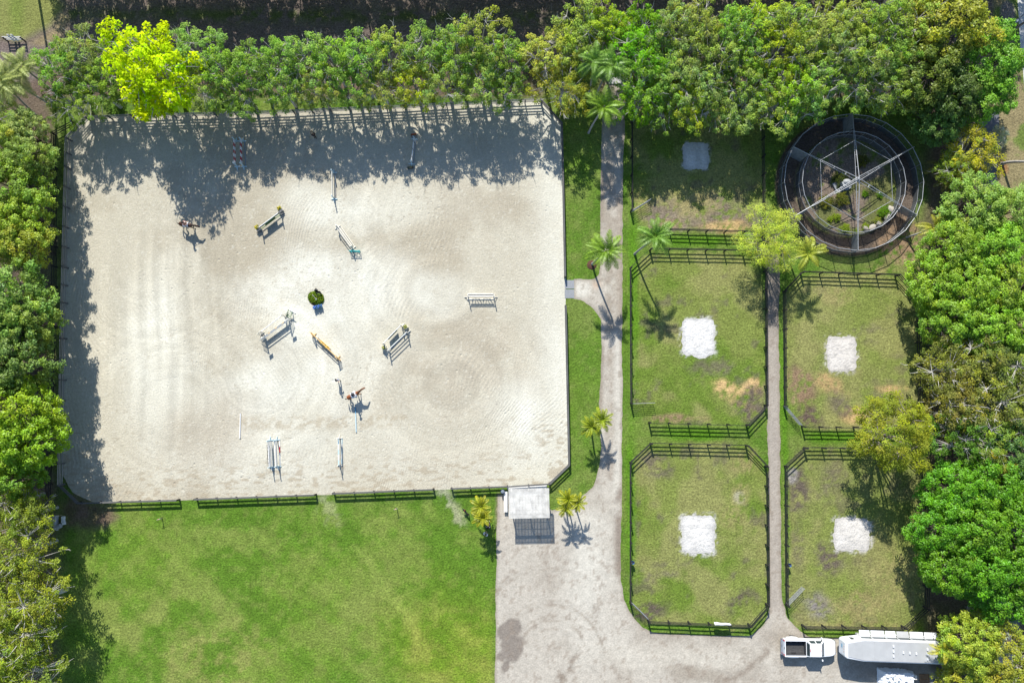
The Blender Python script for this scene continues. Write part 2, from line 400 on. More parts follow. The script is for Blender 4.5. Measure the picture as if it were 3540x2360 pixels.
def sheet(name, poly, z, res, colf, m, wob=0.0, zf=None, px=True):
    """flat sheet cut to a polygon (photo pixels), gridded so that colour and relief can vary"""
    P = [tuple(V(*p)[:2]) for p in poly] if px else poly
    if wob:
        Q = []; k = 0
        for i in range(len(P)):
            a, b = Vector(P[i]), Vector(P[(i + 1) % len(P)]); n = max(1, int((b - a).length / 0.2)); nn = Vector((-(b - a).y, (b - a).x)).normalized()
            for j in range(n):
                q = a.lerp(b, j / n); w = (float(vnoise(np.array([q.x * 1.3]), np.array([q.y * 1.3]), 9)[0]) - 0.5) * 2 * wob
                w += (float(vnoise(np.array([q.x * 4.1]), np.array([q.y * 4.1]), 19)[0]) - 0.5) * wob; w += (float(vnoise(np.array([q.x * 0.3]), np.array([q.y * 0.3]), 4)[0]) - 0.5) * 2 * wob
                Q.append(tuple(q + nn * w))
        P = Q
    xs = [p[0] for p in P]; ys = [p[1] for p in P]
    nx = int((max(xs) - min(xs)) / res) + 3; ny = int((max(ys) - min(ys)) / res) + 3
    gx, gy = np.meshgrid(min(xs) - res + res * np.arange(nx), min(ys) - res + res * np.arange(ny)); gx, gy = gx.ravel(), gy.ravel()
    ins = inside(P, gx, gy); I = ins.reshape(ny, nx)
    cell = I[:-1, :-1] | I[1:, :-1] | I[:-1, 1:] | I[1:, 1:]
    jj, ii = np.nonzero(cell); q = np.stack([jj * nx + ii, jj * nx + ii + 1, (jj + 1) * nx + ii + 1, (jj + 1) * nx + ii], 1)
    used = np.unique(q); remap = np.full(nx * ny, -1); remap[used] = np.arange(len(used)); q = remap[q]
    x, y = gx[used], gy[used]; o = ~ins[used]
    bx, by, bd = nearest(P, x, y); x2 = np.where(o, bx, x); y2 = np.where(o, by, y)
    zz = np.full_like(x2, z)
    if zf is not None: zz = zz + zf(x2, y2, np.where(o, 0, bd))
    me = bpy.data.meshes.new(name); me.from_pydata(np.stack([x2, y2, zz], 1).tolist(), [], q.tolist()); me.update()
    set_col(me, colf(x2, y2, np.where(o, 0, bd)))
    return link(name, me, m)

# albedos
GR = np.array((0.080, 0.158, 0.017)); GRY = np.array((0.115, 0.195, 0.024)); OLV = np.array((0.170, 0.205, 0.055)); DRY = np.array((0.28, 0.245, 0.10))
SOIL = np.array((0.118, 0.096, 0.072)); SOILD = np.array((0.085, 0.062, 0.048)); STRAW = np.array((0.52, 0.36, 0.165)); CHIP = np.array((0.30, 0.205, 0.125))

PATCHES = [(2405, 540, 45, 46, (0.60, 0.59, 0.56)), (2413, 1166, 56, 64, (0.62, 0.605, 0.57)), (2910, 1222, 53, 60, (0.57, 0.535, 0.485)), (2413, 1845, 57, 65, (0.61, 0.59, 0.545)), (2945, 1846, 62, 56, (0.59, 0.56, 0.51))]
def ground_col(x, y, bd=None):
    n1 = fbm(x, y, 0.09, 1, 4); n2 = fbm(x, y, 0.35, 2, 4); n3 = fbm(x, y, 1.2, 3, 3); n4 = fbm(x, y, 2.4, 4, 2)
    c = np.tile(GR, (len(x), 1)) * 1.0
    c = mixc(c, GRY, 0.85 * sm(0.36, 0.66, n1 * 0.5 + n2 * 0.5))
    c = mixc(c, OLV, 0.5 * sm(0.42, 0.72, n2)); c = mixc(c, OLV * 1.05, 0.35 * sm(0.5, 0.7, n3))
    # lawn beside the arena: worn paler middle
    c = mixc(c, OLV * 1.05, 0.75 * blob(x, y, 560, 2200, 330, 240, 0.9, 0.2, 0.5, 3, 0.12) * sm(0.3, 0.6, n2))
    c = mixc(c, OLV, 0.55 * blob(x, y, 1400, 2240, 340, 170, 0.9, -0.4, 0.5, 4, 0.12) * sm(0.3, 0.6, n2))
    c = mixc(c, DRY * 0.9, 0.35 * blob(x, y, 760, 2290, 200, 140, 0.9, 0, 0.6, 5, 0.2) * sm(0.4, 0.65, n3))
    c = mixc(c, OLV * 1.3, 0.45 * seg_mask(x, y, [(1140, 1760), (1330, 2020), (1460, 2220)], 0.5, 0.9) * sm(0.35, 0.6, n2))
    c = mixc(c, (0.36, 0.35, 0.26), 0.6 * seg_mask(x, y, [(1530, 1700), (1565, 1760), (1590, 1800)], 0.8, 0.9) * sm(0.4, 0.6, n3))
    c = mixc(c, (0.30, 0.31, 0.2), 0.4 * seg_mask(x, y, [(1115, 1720), (1150, 1790)], 1.0, 0.9) * sm(0.4, 0.6, n3))
    # paddocks: olive, grazed
    pad = np.maximum.reduce([rag_box(x, y, 2410, 570, 235, 235, 0.06, 0.05, 1), rag_box(x, y, 2415, 1165, 232, 300, 0.05, 0.05, 2), rag_box(x, y, 2417, 1850, 234, 312, 0.05, 0.05, 3),
                             rag_box(x, y, 2945, 1215, 232, 270, 0.05, 0.05, 4), rag_box(x, y, 2960, 1860, 240, 310, 0.05, 0.05, 5)])
    pc = mixc(np.tile(np.array((0.172, 0.208, 0.048)), (len(x), 1)), (0.115, 0.180, 0.024), 0.9 * sm(0.42, 0.62, n2 * 0.5 + n1 * 0.5))
    pc = mixc(pc, (0.24, 0.235, 0.085), 0.75 * sm(0.44, 0.66, fbm(x, y, 0.25, 21, 4)))
    pc = mixc(pc, SOIL, 0.55 * sm(0.62, 0.74, fbm(x, y, 0.6, 23, 4)))
    c = mixc(c, pc, pad)
    right = sm(2690, 2720, PX(x, y))
    c = mixc(c, (0.235, 0.225, 0.085), 0.55 * pad * right * sm(0.3, 0.7, n2))
    # bright fresh grass between the paddock fences
    for p in ((2400, 832, 160, 22), (2400, 1500, 180, 30), (2880, 1510, 110, 22), (2190, 1000, 24, 400), (2180, 1750, 20, 300), (2712, 1500, 14, 500), (2350, 2168, 190, 12), (2900, 2185, 150, 10)):
        c = mixc(c, (0.085, 0.20, 0.010), 0.8 * blob(x, y, *p, 0.6, 0, 0.3, 7))
    # bare soil, straw and wood shavings
    def soil(px, py, rx, ry, col, k=0.9, ang=0, soft=0.7, s=11, sc=0.5):
        nonlocal c
        c = mixc(c, col, np.clip(k * blob(x, y, px, py, rx, ry, soft, ang, 0.55, s, sc) * sm(0.34, 0.58, n4 * .55 + n3 * .3 + n2 * .15) * 1.25, 0, 1))
    soil(2420, 735, 200, 66, SOIL * 1.5, 1.3); soil(2330, 770, 120, 40, SOIL * 1.7, 1.2, 0, .7, 17); soil(2370, 700, 100, 60, DRY, 0.6, 0, 0.8, 12); soil(2510, 785, 110, 26, STRAW * 0.85, 0.9, 0, 0.7, 13); soil(2300, 780, 60, 22, CHIP, 0.7, 0, .7, 14)
    soil(2430, 690, 90, 70, DRY * 1.1, 0.6, 0.5, .8, 15); soil(2215, 690, 40, 60, DRY, 0.6, 0, .8, 16)
    soil(2520, 1345, 75, 36, STRAW, 0.95, -0.2); soil(2600, 1340, 50, 32, STRAW * 1.05, 0.95); soil(2570, 1400, 50, 20, STRAW, 0.8, -0.3); soil(2590, 1380, 70, 45, SOIL, 0.8, 0.4, .7, 18)
    soil(2480, 1275, 90, 30, SOIL * 1.3, 0.55); soil(2600, 1430, 60, 30, SOIL * 1.1, 0.8, .5); soil(2330, 1445, 110, 16, CHIP * 0.9, 0.7); soil(2200, 1370, 20, 60, SOIL, 0.6)
    soil(2770, 1330, 60, 90, CHIP * 0.75, 0.85); soil(2800, 1440, 50, 40, SOILD * 1.3, 0.9, 0, .7, 19); soil(2870, 1325, 70, 40, STRAW * 0.75, 0.75, -0.6); soil(2960, 1440, 60, 35, STRAW * 0.9, 0.8, 0.3); soil(3090, 1345, 55, 20, STRAW * 0.85, 0.8)
    soil(2900, 1390, 40, 60, SOIL * 1.1, 0.7, .5); soil(2745, 1380, 12, 18, CHIP * 1.2, .8); soil(2880, 1020, 80, 40, DRY, .6)
    soil(2270, 1610, 60, 50, SOIL * 1.15, 0.65); soil(2570, 1600, 60, 50, DRY * 0.9, 0.7); soil(2560, 1700, 40, 60, DRY, 0.6); soil(2555, 1720, 20, 24, (0.35, 0.34, 0.26), 0.6)
    soil(2250, 2110, 70, 34, SOIL * 0.9, 0.9, 0.2); soil(2560, 2070, 70, 40, SOIL * 0.95, 0.8, 0.5); soil(2240, 1990, 60, 40, SOIL * 1.3, 0.5); soil(2320, 1980, 40, 18, SOIL * 1.4, 0.5); soil(2540, 1780, 60, 60, DRY, 0.5)
    soil(2760, 1680, 40, 110, SOIL * 0.95, 0.85); soil(2740, 1640, 22, 34, (0.26, 0.24, 0.22), 0.8); soil(2870, 1930, 70, 60, SOIL * 1.05, 0.85, -.4); soil(2880, 1650, 60, 90, SOIL * 1.2, 0.5); soil(2830, 2105, 60, 60, (0.20, 0.18, 0.165), 0.9)
    soil(2760, 1890, 30, 100, SOIL, .5); soil(2960, 2090, 130, 60, DRY * 0.9, 0.7); soil(3080, 2000, 130, 130, DRY * 0.95, 0.5)
    soil(2900, 2160, 200, 18, DRY * 0.9, 0.6)
    # round walker: dirt ring and weedy middle
    ctr = V(2924, 646); d = np.hypot(x - ctr.x, y - ctr.y)
    ctr2 = 0; ring = sm(6.3, 6.6, d) * (1 - sm(8.8, 9.1, d)); c = mixc(c, (0.115, 0.09, 0.07), ring)
    mid = 1 - sm(6.2, 6.7, d); mc = mixc(np.tile(np.array((0.19, 0.15, 0.115)), (len(x), 1)), (0.12, 0.13, 0.045), sm(0.45, 0.62, n2)); mc = mixc(mc, (0.10, 0.155, 0.02), 0.8 * sm(0.6, 0.72, n3)); c = mixc(c, mc, mid)
    soil(3110, 850, 90, 110, CHIP * 0.95, 0.95, -0.5); soil(3040, 930, 90, 20, DRY, .7); soil(2960, 900, 150, 24, OLV * 1.1, .7)
    # tree belts: leaf litter
    lit = mixc(np.tile(np.array((0.135, 0.098, 0.075)), (len(x), 1)), (0.08, 0.095, 0.03), 0.45 * sm(0.5, 0.66, n2))
    west = 1 - sm(150, 235, PX(x, y) + 60 * (n2 - 0.5)); c = mixc(c, lit, np.maximum(west, sm(3170, 3230, PX(x, y) + 60 * (n2 - .5))) * 0.95)
    c = mixc(c, lit, blob(x, y, 290, 1780, 120, 70, 0.6, 0, 0.5, 9)); c = mixc(c, lit, blob(x, y, 300, 1000, 90, 700, 0.3, 0, 0.2, 9))
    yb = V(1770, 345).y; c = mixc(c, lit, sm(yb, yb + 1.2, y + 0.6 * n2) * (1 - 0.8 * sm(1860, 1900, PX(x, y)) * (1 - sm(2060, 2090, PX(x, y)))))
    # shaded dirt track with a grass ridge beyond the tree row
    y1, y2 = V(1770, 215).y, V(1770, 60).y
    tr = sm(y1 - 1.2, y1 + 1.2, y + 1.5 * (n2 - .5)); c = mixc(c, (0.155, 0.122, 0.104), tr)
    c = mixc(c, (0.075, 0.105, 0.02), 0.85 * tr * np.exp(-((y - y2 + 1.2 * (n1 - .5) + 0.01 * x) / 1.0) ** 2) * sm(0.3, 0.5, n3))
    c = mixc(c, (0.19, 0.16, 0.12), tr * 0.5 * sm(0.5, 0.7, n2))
    # corner of mown grass and bare soil by the white jump
    c = mixc(c, (0.19, 0.205, 0.06), blob(x, y, 60, 20, 170, 135, 0.25, 0.1, 0.12, 2)); c = mixc(c, (0.13, 0.19, 0.03), 0.6 * blob(x, y, 60, 40, 35, 120, .8, 0, .3, 4))
    c = mixc(c, (0.30, 0.24, 0.12), 0.7 * seg_mask(x, y, [(120, 160), (205, 110), (215, 60)], 0.7, 0.9)); c = mixc(c, (0.165, 0.135, 0.118), blob(x, y, 60, 225, 170, 75, 0.3, 0.15, 0.15, 8))
    # verge at the far right
    vg = sm(3425, 3440, PX(x, y)) * (1 - sm(V(1770, 1300).y - 2, V(1770, 1300).y + 2, -y)); c = mixc(c, mixc(np.tile(np.array((0.235, 0.195, 0.10)), (len(x), 1)), (0.13, 0.18, 0.04), sm(0.5, 0.62, n2)), vg * sm(-8, 0, y + 4))
    c = mixc(c, (0.20, 0.17, 0.15), blob(x, y, 3485, 45, 28, 50, 0.3, 0, 0.2, 6)); c = mixc(c, (0.26, 0.12, 0.05), 0.8 * blob(x, y, 3465, 575, 24, 30, 0.5, 0, 0.4, 6))
    # dark brown spot at the foot of the palm by the arena gate
    c = mixc(c, (0.12, 0.09, 0.065), 0.8 * blob(x, y, 2046, 916, 14, 12, .3, 0, .2, 3))
    # shed side path
    c = mixc(c, (0.24, 0.19, 0.14), rag_box(x, y, 1735, 1775, 18, 62, 0.2, 0.2, 6))
    st = np.sin((x * 0.62 + y * 0.78) * 2.9 + 1.5 * fbm(x, y, .05, 77, 2)); lawn = 1 - sm(1690, 1720, PX(x, y)); lawn = lawn * (1 - sm(V(900, 1740).y - .5, V(900, 1740).y + .5, y))
    c = c * (1 + 0.045 * st * lawn)[:, None]; c = mixc(c, c * np.array((1.22, 1.10, 0.9)), lawn * blob(x, y, 1600, 2250, 300, 260, .9, 0, .4, 88, .1))
    c = mixc(c, c * np.array((1.12, 1.1, 1.0)), lawn)
    for q in PATCHES:
        d = rag_box(x, y, q[0], q[1], q[2] * 1.10, q[3] * 1.10, 0.12, 0.14, 91); c = mixc(c, np.array(q[4]) * .85, np.clip(d * sm(.46, .60, fbm(x, y, 3.0, 92, 2)), 0, 1))
    return 0.93 * c * (0.86 + 0.28 * fbm(x, y, 0.8, 40, 3))[:, None]

gx0, gx1, gy0, gy1, gs = -72.0, 74.0, -46.0, 66.0, 0.24
nx, ny = int((gx1 - gx0) / gs) + 1, int((gy1 - gy0) / gs) + 1
GX, GY = np.meshgrid(gx0 + gs * np.arange(nx), gy0 + gs * np.arange(ny)); GX, GY = GX.ravel(), GY.ravel()
gv = np.stack([GX, GY, np.zeros_like(GX)], 1)
jj, ii = np.meshgrid(np.arange(ny - 1), np.arange(nx - 1), indexing='ij'); jj, ii = jj.ravel(), ii.ravel()
gq = np.stack([jj * nx + ii, jj * nx + ii + 1, (jj + 1) * nx + ii + 1, (jj + 1) * nx + ii], 1)
n0 = len(gv); far = np.array([(-1500, -1500, 0), (1500, -1500, 0), (1500, 1500, 0), (-1500, 1500, 0)], float)
cn = [0, nx - 1, nx * ny - 1, nx * (ny - 1)]
sk = [[n0 + i, n0 + (i + 1) % 4, cn[(i + 1) % 4], cn[i]] for i in range(4)]
gme = bpy.data.meshes.new('ground'); gme.from_pydata(np.vstack([gv, far]).tolist(), [], gq.tolist() + sk); gme.update()
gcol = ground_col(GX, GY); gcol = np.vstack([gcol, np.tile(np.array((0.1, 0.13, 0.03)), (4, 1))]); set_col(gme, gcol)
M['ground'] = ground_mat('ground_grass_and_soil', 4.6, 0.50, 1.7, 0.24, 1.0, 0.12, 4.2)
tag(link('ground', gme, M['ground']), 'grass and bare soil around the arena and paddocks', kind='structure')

# ---- riding arena sand
ARENA = [(1871, 352), (1940, 427), (1944, 600), (1953, 960), (1954, 1060), (1967, 1606), (1900, 1671), (1754, 1679), (1500, 1691), (1153, 1704), (890, 1716), (677, 1724), (440, 1732), (275, 1736), (212, 1675), (220, 1170), (226, 924), (235, 580), (237, 482), (302, 411), (460, 407), (888, 396), (1400, 374), (1760, 356)]
AC = [(1871, 345), (1943, 420), (1955, 960), (1955, 1060), (1970, 1608), (1902, 1674), (1500, 1694), (1153, 1707), (677, 1727), (330, 1737), (250, 1700), (216, 1640), (216, 1170), (222, 924), (231, 580), (233, 480), (300, 407), (460, 402), (888, 391), (1400, 369), (1760, 352)]
def arena_col(x, y, bd):
    n1 = fbm(x, y, 0.06, 51, 4); n2 = fbm(x, y, 0.25, 52, 4); n3 = fbm(x, y, 1.6, 53, 3)
    c = np.tile(np.array((0.475, 0.430, 0.352)), (len(x), 1))
    c = mixc(c, (0.385, 0.335, 0.262), 0.9 * sm(0.46, 0.64, n1 * .65 + n2 * .35))
    W = np.array((0.645, 0.62, 0.555))
    w = np.maximum.reduce([blob(x, y, 1120, 1010, 330, 230, 0.9, 0.2, 0.5, 61, 0.15), 0.85 * blob(x, y, 950, 1560, 380, 190, 0.9, 0, 0.5, 62, 0.15), 0.9 * blob(x, y, 1000, 1340, 420, 220, .9, .5, .5, 66, .15), 0.9 * blob(x, y, 1230, 730, 360, 120, .9, 0, .5, 67, .15), 0.8 * blob(x, y, 560, 1200, 160, 330, 0.9, 0, 0.5, 63, 0.15),
                           0.7 * blob(x, y, 1480, 1010, 200, 90, .9, -.2, .5, 64, .2), 1.0 * (1 - sm(1.0, 6.5, bd + 3 * (n2 - 0.5))) * sm(-10, 12, x), 0.9 * blob(x, y, 1840, 1480, 160, 220, .9, .3, .4, 65, .2)])
    c = mixc(c, W, w * (0.62 + 0.38 * sm(0.35, 0.6, n2)))
    c = mixc(c, (0.40, 0.345, 0.275), 0.7 * blob(x, y, 1600, 1300, 240, 210, .9, 0, .5, 71, .2) * sm(.35, .6, n2)); c = mixc(c, (0.40, 0.345, 0.275), 0.7 * blob(x, y, 720, 1500, 230, 140, .9, .2, .5, 72, .2)); c = mixc(c, (0.41, 0.36, 0.29), .6 * blob(x, y, 1640, 740, 220, 200, .9, 0, .5, 73, .2) * sm(.35, .6, n2))
    # harrow lanes: long pale and tan streaks along the sides, loops at the ends
    u = x + 1.6 * (fbm(x, y, 0.03, 81, 2) - .5) * 4
    lane = fbm(u * 1.0, y * 0.05, 1.1, 82, 3); c *= (1 + 0.22 * (lane - .5) * blob(x, y, 560, 1150, 330, 520, .8, 0, .2, 83, .1) * 2)[:, None]
    for cx, cy, sd in ((1500, 1000, 1), (600, 1400, 2), (1560, 1330, 3), (1000, 900, 4), (520, 900, 5), (1480, 760, 6), (900, 1300, 7)):
        cc = V(cx, cy); rr = np.hypot(x - cc.x, (y - cc.y) * 1.1) + 1.2 * (fbm(x, y, .07, 90 + sd, 2) - .5)
        st = fbm(rr * 1.0 + 0.0, rr * 0 + sd * 7.7, 1.0, 95 + sd, 4, .75) - .5; gate = sm(.3, .55, fbm(x, y, .10, 300 + sd, 2))
        c *= (1 + 0.36 * st * gate * (1 - sm(9, 17, rr)) * sm(1, 3, rr))[:, None]
    # trampled brown line between the ground poles
    tl = seg_mask(x, y, [(845, 1465), (1050, 1462), (1240, 1458), (1400, 1452)], 0.75, 0.8); c = mixc(c, (0.34, 0.275, 0.195), 0.55 * tl * sm(.42, .6, n3))
    # hoof prints: small dug spots, thicker in the well ridden parts
    sp = fbm(x, y * 1.3, 3.3, 99, 2); dens = sm(.35, .6, fbm(x, y, .12, 98, 3)); c = mixc(c, (0.33, 0.275, 0.21), 0.42 * dens * sm(0.70, 0.80, sp)); c = mixc(c, (0.63, 0.60, 0.53), 0.4 * sm(0.72, 0.82, fbm(x, y * 1.4, 3.5, 101, 2)))
    ed = (1 - sm(2.5, 5.5, bd)) * (1 - sm(V(0, 1500).y, V(0, 1400).y, y)) ; c = mixc(c, (0.37, 0.31, 0.235), 0.75 * ed * sm(0.56, 0.66, fbm(x * 0.8, y * 2.2, 1.3, 104, 3)))
    return 0.93 * c * np.array((0.975, 0.995, 0.945))[None, :] * (0.95 + 0.10 * n3)[:, None]
M['sand'] = ground_mat('arena_sand', 6.0, 0.16, 2.6, 0.07, 0.8, 0.08, 4.0, pits=0.9, rows=0.5)
tag(sheet('riding_arena', AC, 0.010, 0.16, arena_col, M['sand'], 0.05), 'pale raked sand of the riding arena', kind='structure')

# ---- driveway, yard and paddock path
DRIVE = [(2096, 180), (2150, 180), (2160, 440), (2154, 580), (2152, 886), (2152, 1180), (2150, 1629), (2146, 1836), (2148, 2005), (2158, 2074), (2177, 2120), (2219, 2166), (2257, 2185), (2334, 2192), (2598, 2198), (2650, 2150), (2661, 2097), (2659, 1760), (2653, 1476), (2651, 1170), (2648, 943), (2645, 880), (2692, 880), (2695, 943), (2692, 1170), (2697, 1476), (2698, 1770), (2703, 2066), (2720, 2135), (2766, 2180), (2801, 2202), (2965, 2206), (3137, 2206), (3280, 2212), (3580, 2220),
         (3580, 2420), (1711, 2420), (1712, 2360), (1716, 1944), (1720, 1760), (1721, 1712), (1790, 1690), (1880, 1690), (1903, 1764), (1950, 1752), (2005, 1719), (2028, 1702), (2051, 1675), (2066, 1629), (2077, 1553), (2072, 1450), (2070, 1400), (2076, 1323), (2078, 1170), (2078, 1104), (2051, 1066), (2020, 1043), (1990, 1033), (1984, 1033), (1984, 966), (2020, 966), (2055, 963), (2070, 951), (2077, 924), (2077, 741), (2078, 630), (2080, 440)]
def drive_col(x, y, bd):
    n1 = fbm(x, y, 0.1, 111, 4); n2 = fbm(x, y, 0.45, 112, 4); n3 = fbm(x, y, 1.8, 113, 3)
    c = np.tile(np.array((0.415, 0.375, 0.330)), (len(x), 1))
    c = mixc(c, (0.315, 0.275, 0.235), 0.8 * sm(0.45, 0.65, n1 * .5 + n2 * .5)); c = mixc(c, (0.54, 0.51, 0.46), 0.75 * blob(x, y, 2040, 1960, 120, 330, .9, 0, .4, 5, .2)); c = mixc(c, (0.53, 0.49, 0.43), .5 * blob(x, y, 2350, 2270, 320, 60, .9, 0, .4, 6, .2))
    PXx = PX(x, y)
    # wheel lanes on the long drive
    lane = seg_mask(x, y, [(2128, 300), (2122, 900), (2125, 1100), (2118, 1450), (2128, 1640)], 0.35, 0.9); c = mixc(c, (0.25, 0.205, 0.165), 0.55 * seg_mask(x, y, [(2110, 440), (2108, 740), (2108, 1250), (2112, 1640)], 0.55, .9) * sm(.35, .6, n2)); c = mixc(c, (0.52, 0.49, 0.44), .5 * seg_mask(x, y, [(2134, 1180), (2136, 1500), (2130, 1700)], .45, .9))
    c = mixc(c, (0.20, 0.16, 0.135), 0.8 * seg_mask(x, y, [(2146, 1700), (2138, 1840), (2140, 1900), (2143, 2000)], 0.5, 0.9) * sm(.3, .5, n2)); c = mixc(c, (0.25, 0.205, 0.165), .7 * seg_mask(x, y, [(2084, 600), (2083, 760)], .3, .9)); c = mixc(c, (0.26, 0.21, 0.17), .6 * seg_mask(x, y, [(2143, 680), (2141, 900), (2143, 1100)], .45, .9)); c = mixc(c, (.24, .2, .165), .7 * seg_mask(x, y, [(2081, 1200), (2079, 1330), (2076, 1460)], .25, .9))
    # damp stain and turning circles
    st = np.maximum.reduce([blob(x, y, 1765, 2175, 42, 34, .25, .5, .5, 121, .5), blob(x, y, 1770, 2230, 36, 50, .25, 0, .5, 122, .5), blob(x, y, 1735, 2265, 20, 16, .25, 0, .4, 123, .6), blob(x, y, 1752, 2300, 16, 26, .25, -.4, .4, 124, .6)])
    c = mixc(c, (0.195, 0.165, 0.145), 0.9 * st)
    for r, w, a0, a1, k in ((118, .30, 35, 150, .5), (134, .22, 40, 150, .5), (168, .28, 10, 140, .6), (184, .22, 15, 120, .45), (286, .35, 70, 150, .5), (300, .2, 85, 150, .35), (92, .2, 40, 120, .4)):
        c = mixc(c, (0.22, 0.18, 0.145), k * arc_mask(x, y, 1912, 2270, r, w, a0, a1) * sm(.3, .6, n3))
    for pts in ([(1925, 2360), (1960, 2300), (2000, 2260)], [(1935, 2360), (1972, 2305)], [(2048, 2090), (2062, 2140)], [(2660, 2250), (2560, 2330), (2480, 2360)], [(2330, 2290), (2400, 2320)]):
        c = mixc(c, (0.20, 0.16, 0.13), .7 * seg_mask(x, y, pts, .35, .9) * sm(.3, .55, n3))
    c = mixc(c, (.27, .23, .19), .7 * blob(x, y, 2420, 2330, 110, 30, .8, -.15, .5, 131, .3)); c = mixc(c, (.22, .185, .155), .75 * blob(x, y, 3060, 2300, 170, 60, .5, 0, .3, 132, .3)); c = mixc(c, (.29, .25, .21), .6 * blob(x, y, 2740, 2215, 110, 25, .8, 0, .5, 133, .4)); c = mixc(c, (.13, .105, .085), .9 * blob(x, y, 3280, 2270, 90, 90, .4, 0, .3, 134, .3))
    c = mixc(c, (0.50, 0.32, 0.21), .45 * blob(x, y, 2062, 985, 22, 20, .8, 0, .3, 135)); c = mixc(c, (.60, .57, .52), .7 * blob(x, y, 2010, 1000, 40, 30, .8, 0, .3, 136))
    # narrow path between paddocks: browner
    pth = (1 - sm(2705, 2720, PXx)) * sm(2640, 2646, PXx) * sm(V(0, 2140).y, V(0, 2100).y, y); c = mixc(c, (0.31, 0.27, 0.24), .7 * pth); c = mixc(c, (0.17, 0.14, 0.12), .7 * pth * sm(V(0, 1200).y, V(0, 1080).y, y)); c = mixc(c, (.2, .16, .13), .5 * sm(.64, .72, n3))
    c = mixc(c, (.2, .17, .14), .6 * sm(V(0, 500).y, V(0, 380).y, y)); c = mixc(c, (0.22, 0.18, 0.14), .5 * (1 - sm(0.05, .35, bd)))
    return 0.98 * c * np.array((0.985, 0.995, 0.945))[None, :] * (0.88 + 0.24 * n3)[:, None]
M['gravel'] = ground_mat('drive_shellrock', 5.0, 0.20, 1.6, 0.14, 0.6, 0.06, 4.5)
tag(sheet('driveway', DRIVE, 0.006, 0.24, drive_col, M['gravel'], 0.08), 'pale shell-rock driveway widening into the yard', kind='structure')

def flat_col(col, amt=0.2, sd=0):
    return lambda x, y, bd: np.array(col)[None, :] * (1 - amt + 2 * amt * fbm(x, y, 0.9, 200 + sd, 4))[:, None]
M['asphalt'] = ground_mat('asphalt', 8.0, 0.12, 1.0, 0.1, 0.25, 0.02, 10)
tag(sheet('asphalt_path', [(3398, 380), (3455, 380), (3448, 560), (3445, 700), (3460, 1300), (3520, 2100), (3545, 2420), (3470, 2420), (3440, 2100), (3390, 1300), (3374, 700), (3378, 560)], 0.004, 0.5, flat_col((0.125, 0.128, 0.14), .12), M['asphalt'], 0.05), 'grey asphalt path running behind the trees', kind='structure')
tag(sheet('concrete_road', [(3514, -60), (3720, -60), (3720, 330), (3545, 330), (3528, 170)], 0.004, 0.5, flat_col((0.47, 0.46, 0.44), .08, 2), M['gravel'], 0.02), 'pale concrete road edge in the far corner', kind='structure')

# ---- sand rolling patches in the paddocks (low mounds)
def patch_col(w):
    return lambda x, y, bd: (0.94 * np.array(w)[None, :] * (0.80 + 0.36 * fbm(x, y, 1.4, 210, 4))[:, None]) * (0.80 + 0.2 * sm(0.0, 0.5, bd))[:, None]
M['white_sand'] = ground_mat('white_sand', 5.0, 0.14, 1.8, 0.08, 1.0, 0.14, 2.6)
def patch(cx, cy, hx, hy, w, sd, tip=None):
    P = []
    for k in range(64):
        a = 2 * math.pi * k / 64; ca, sa = math.cos(a), math.sin(a); r = 1 / (abs(ca) ** 7 + abs(sa) ** 7) ** (1 / 7)
        q = (float(fbm(np.array([k * 0.35]), np.array([sd * 3.3]), 1.0, sd, 3)[0]) - .5) * 0.16 + 1
        P.append((cx + hx * r * ca * q * (1 + .03 * math.sin(17 * a + sd)), cy + hy * r * sa * q * (1 + .03 * math.sin(23 * a + sd))))
    if tip: P = [(p[0] + (tip[0] - p[0]) * max(0, 1 - math.hypot(p[0] - tip[0], p[1] - tip[1]) / 40) * .9, p[1] + (tip[1] - p[1]) * max(0, 1 - math.hypot(p[0] - tip[0], p[1] - tip[1]) / 40) * .9) for p in P]
    o = sheet('sand_patch', P, 0.012, 0.16, patch_col(w), M['white_sand'], 0.07, zf=lambda x, y, bd: 0.05 * sm(0, 1.2, bd) * (0.3 + 1.4 * fbm(x, y, 1.3, sd, 3)))
    return tag(o, 'white sand rolling patch in a paddock', kind='structure')
for k_, q in enumerate(PATCHES): patch(*q, k_ + 1, (2424, 1246) if k_ == 1 else None)

# ---- concrete slab at the head of the drive, entry plates at the arena gate
s = thing('concrete_slab', 'pale grey concrete slab at the shaded head of the driveway', 'slab', V(2130, 250))
for i in range(2):
    for j in range(3):
        b = MB(); c0 = V(2118 + 27 * i, 228 + 26 * j); b.box((c0.x, c0.y, 0.05), (0.95, 0.92, 0.10)); part('slab_panel', b, M['concrete'], s)
s = thing('entry_plate', 'two grey metal plates set in the arena entrance', 'plate', V(1968, 1000))
for j, (y0, y1) in enumerate(((968, 998), (1000, 1031))):
    a, c_ = V(1952, y0), V(1985, y1); b = MB(); b.box(((a.x + c_.x) / 2, (a.y + c_.y) / 2, 0.022), (c_.x - a.x, a.y - c_.y - 0.02, 0.02)); part('plate_panel', b, M['dull_steel'], s)
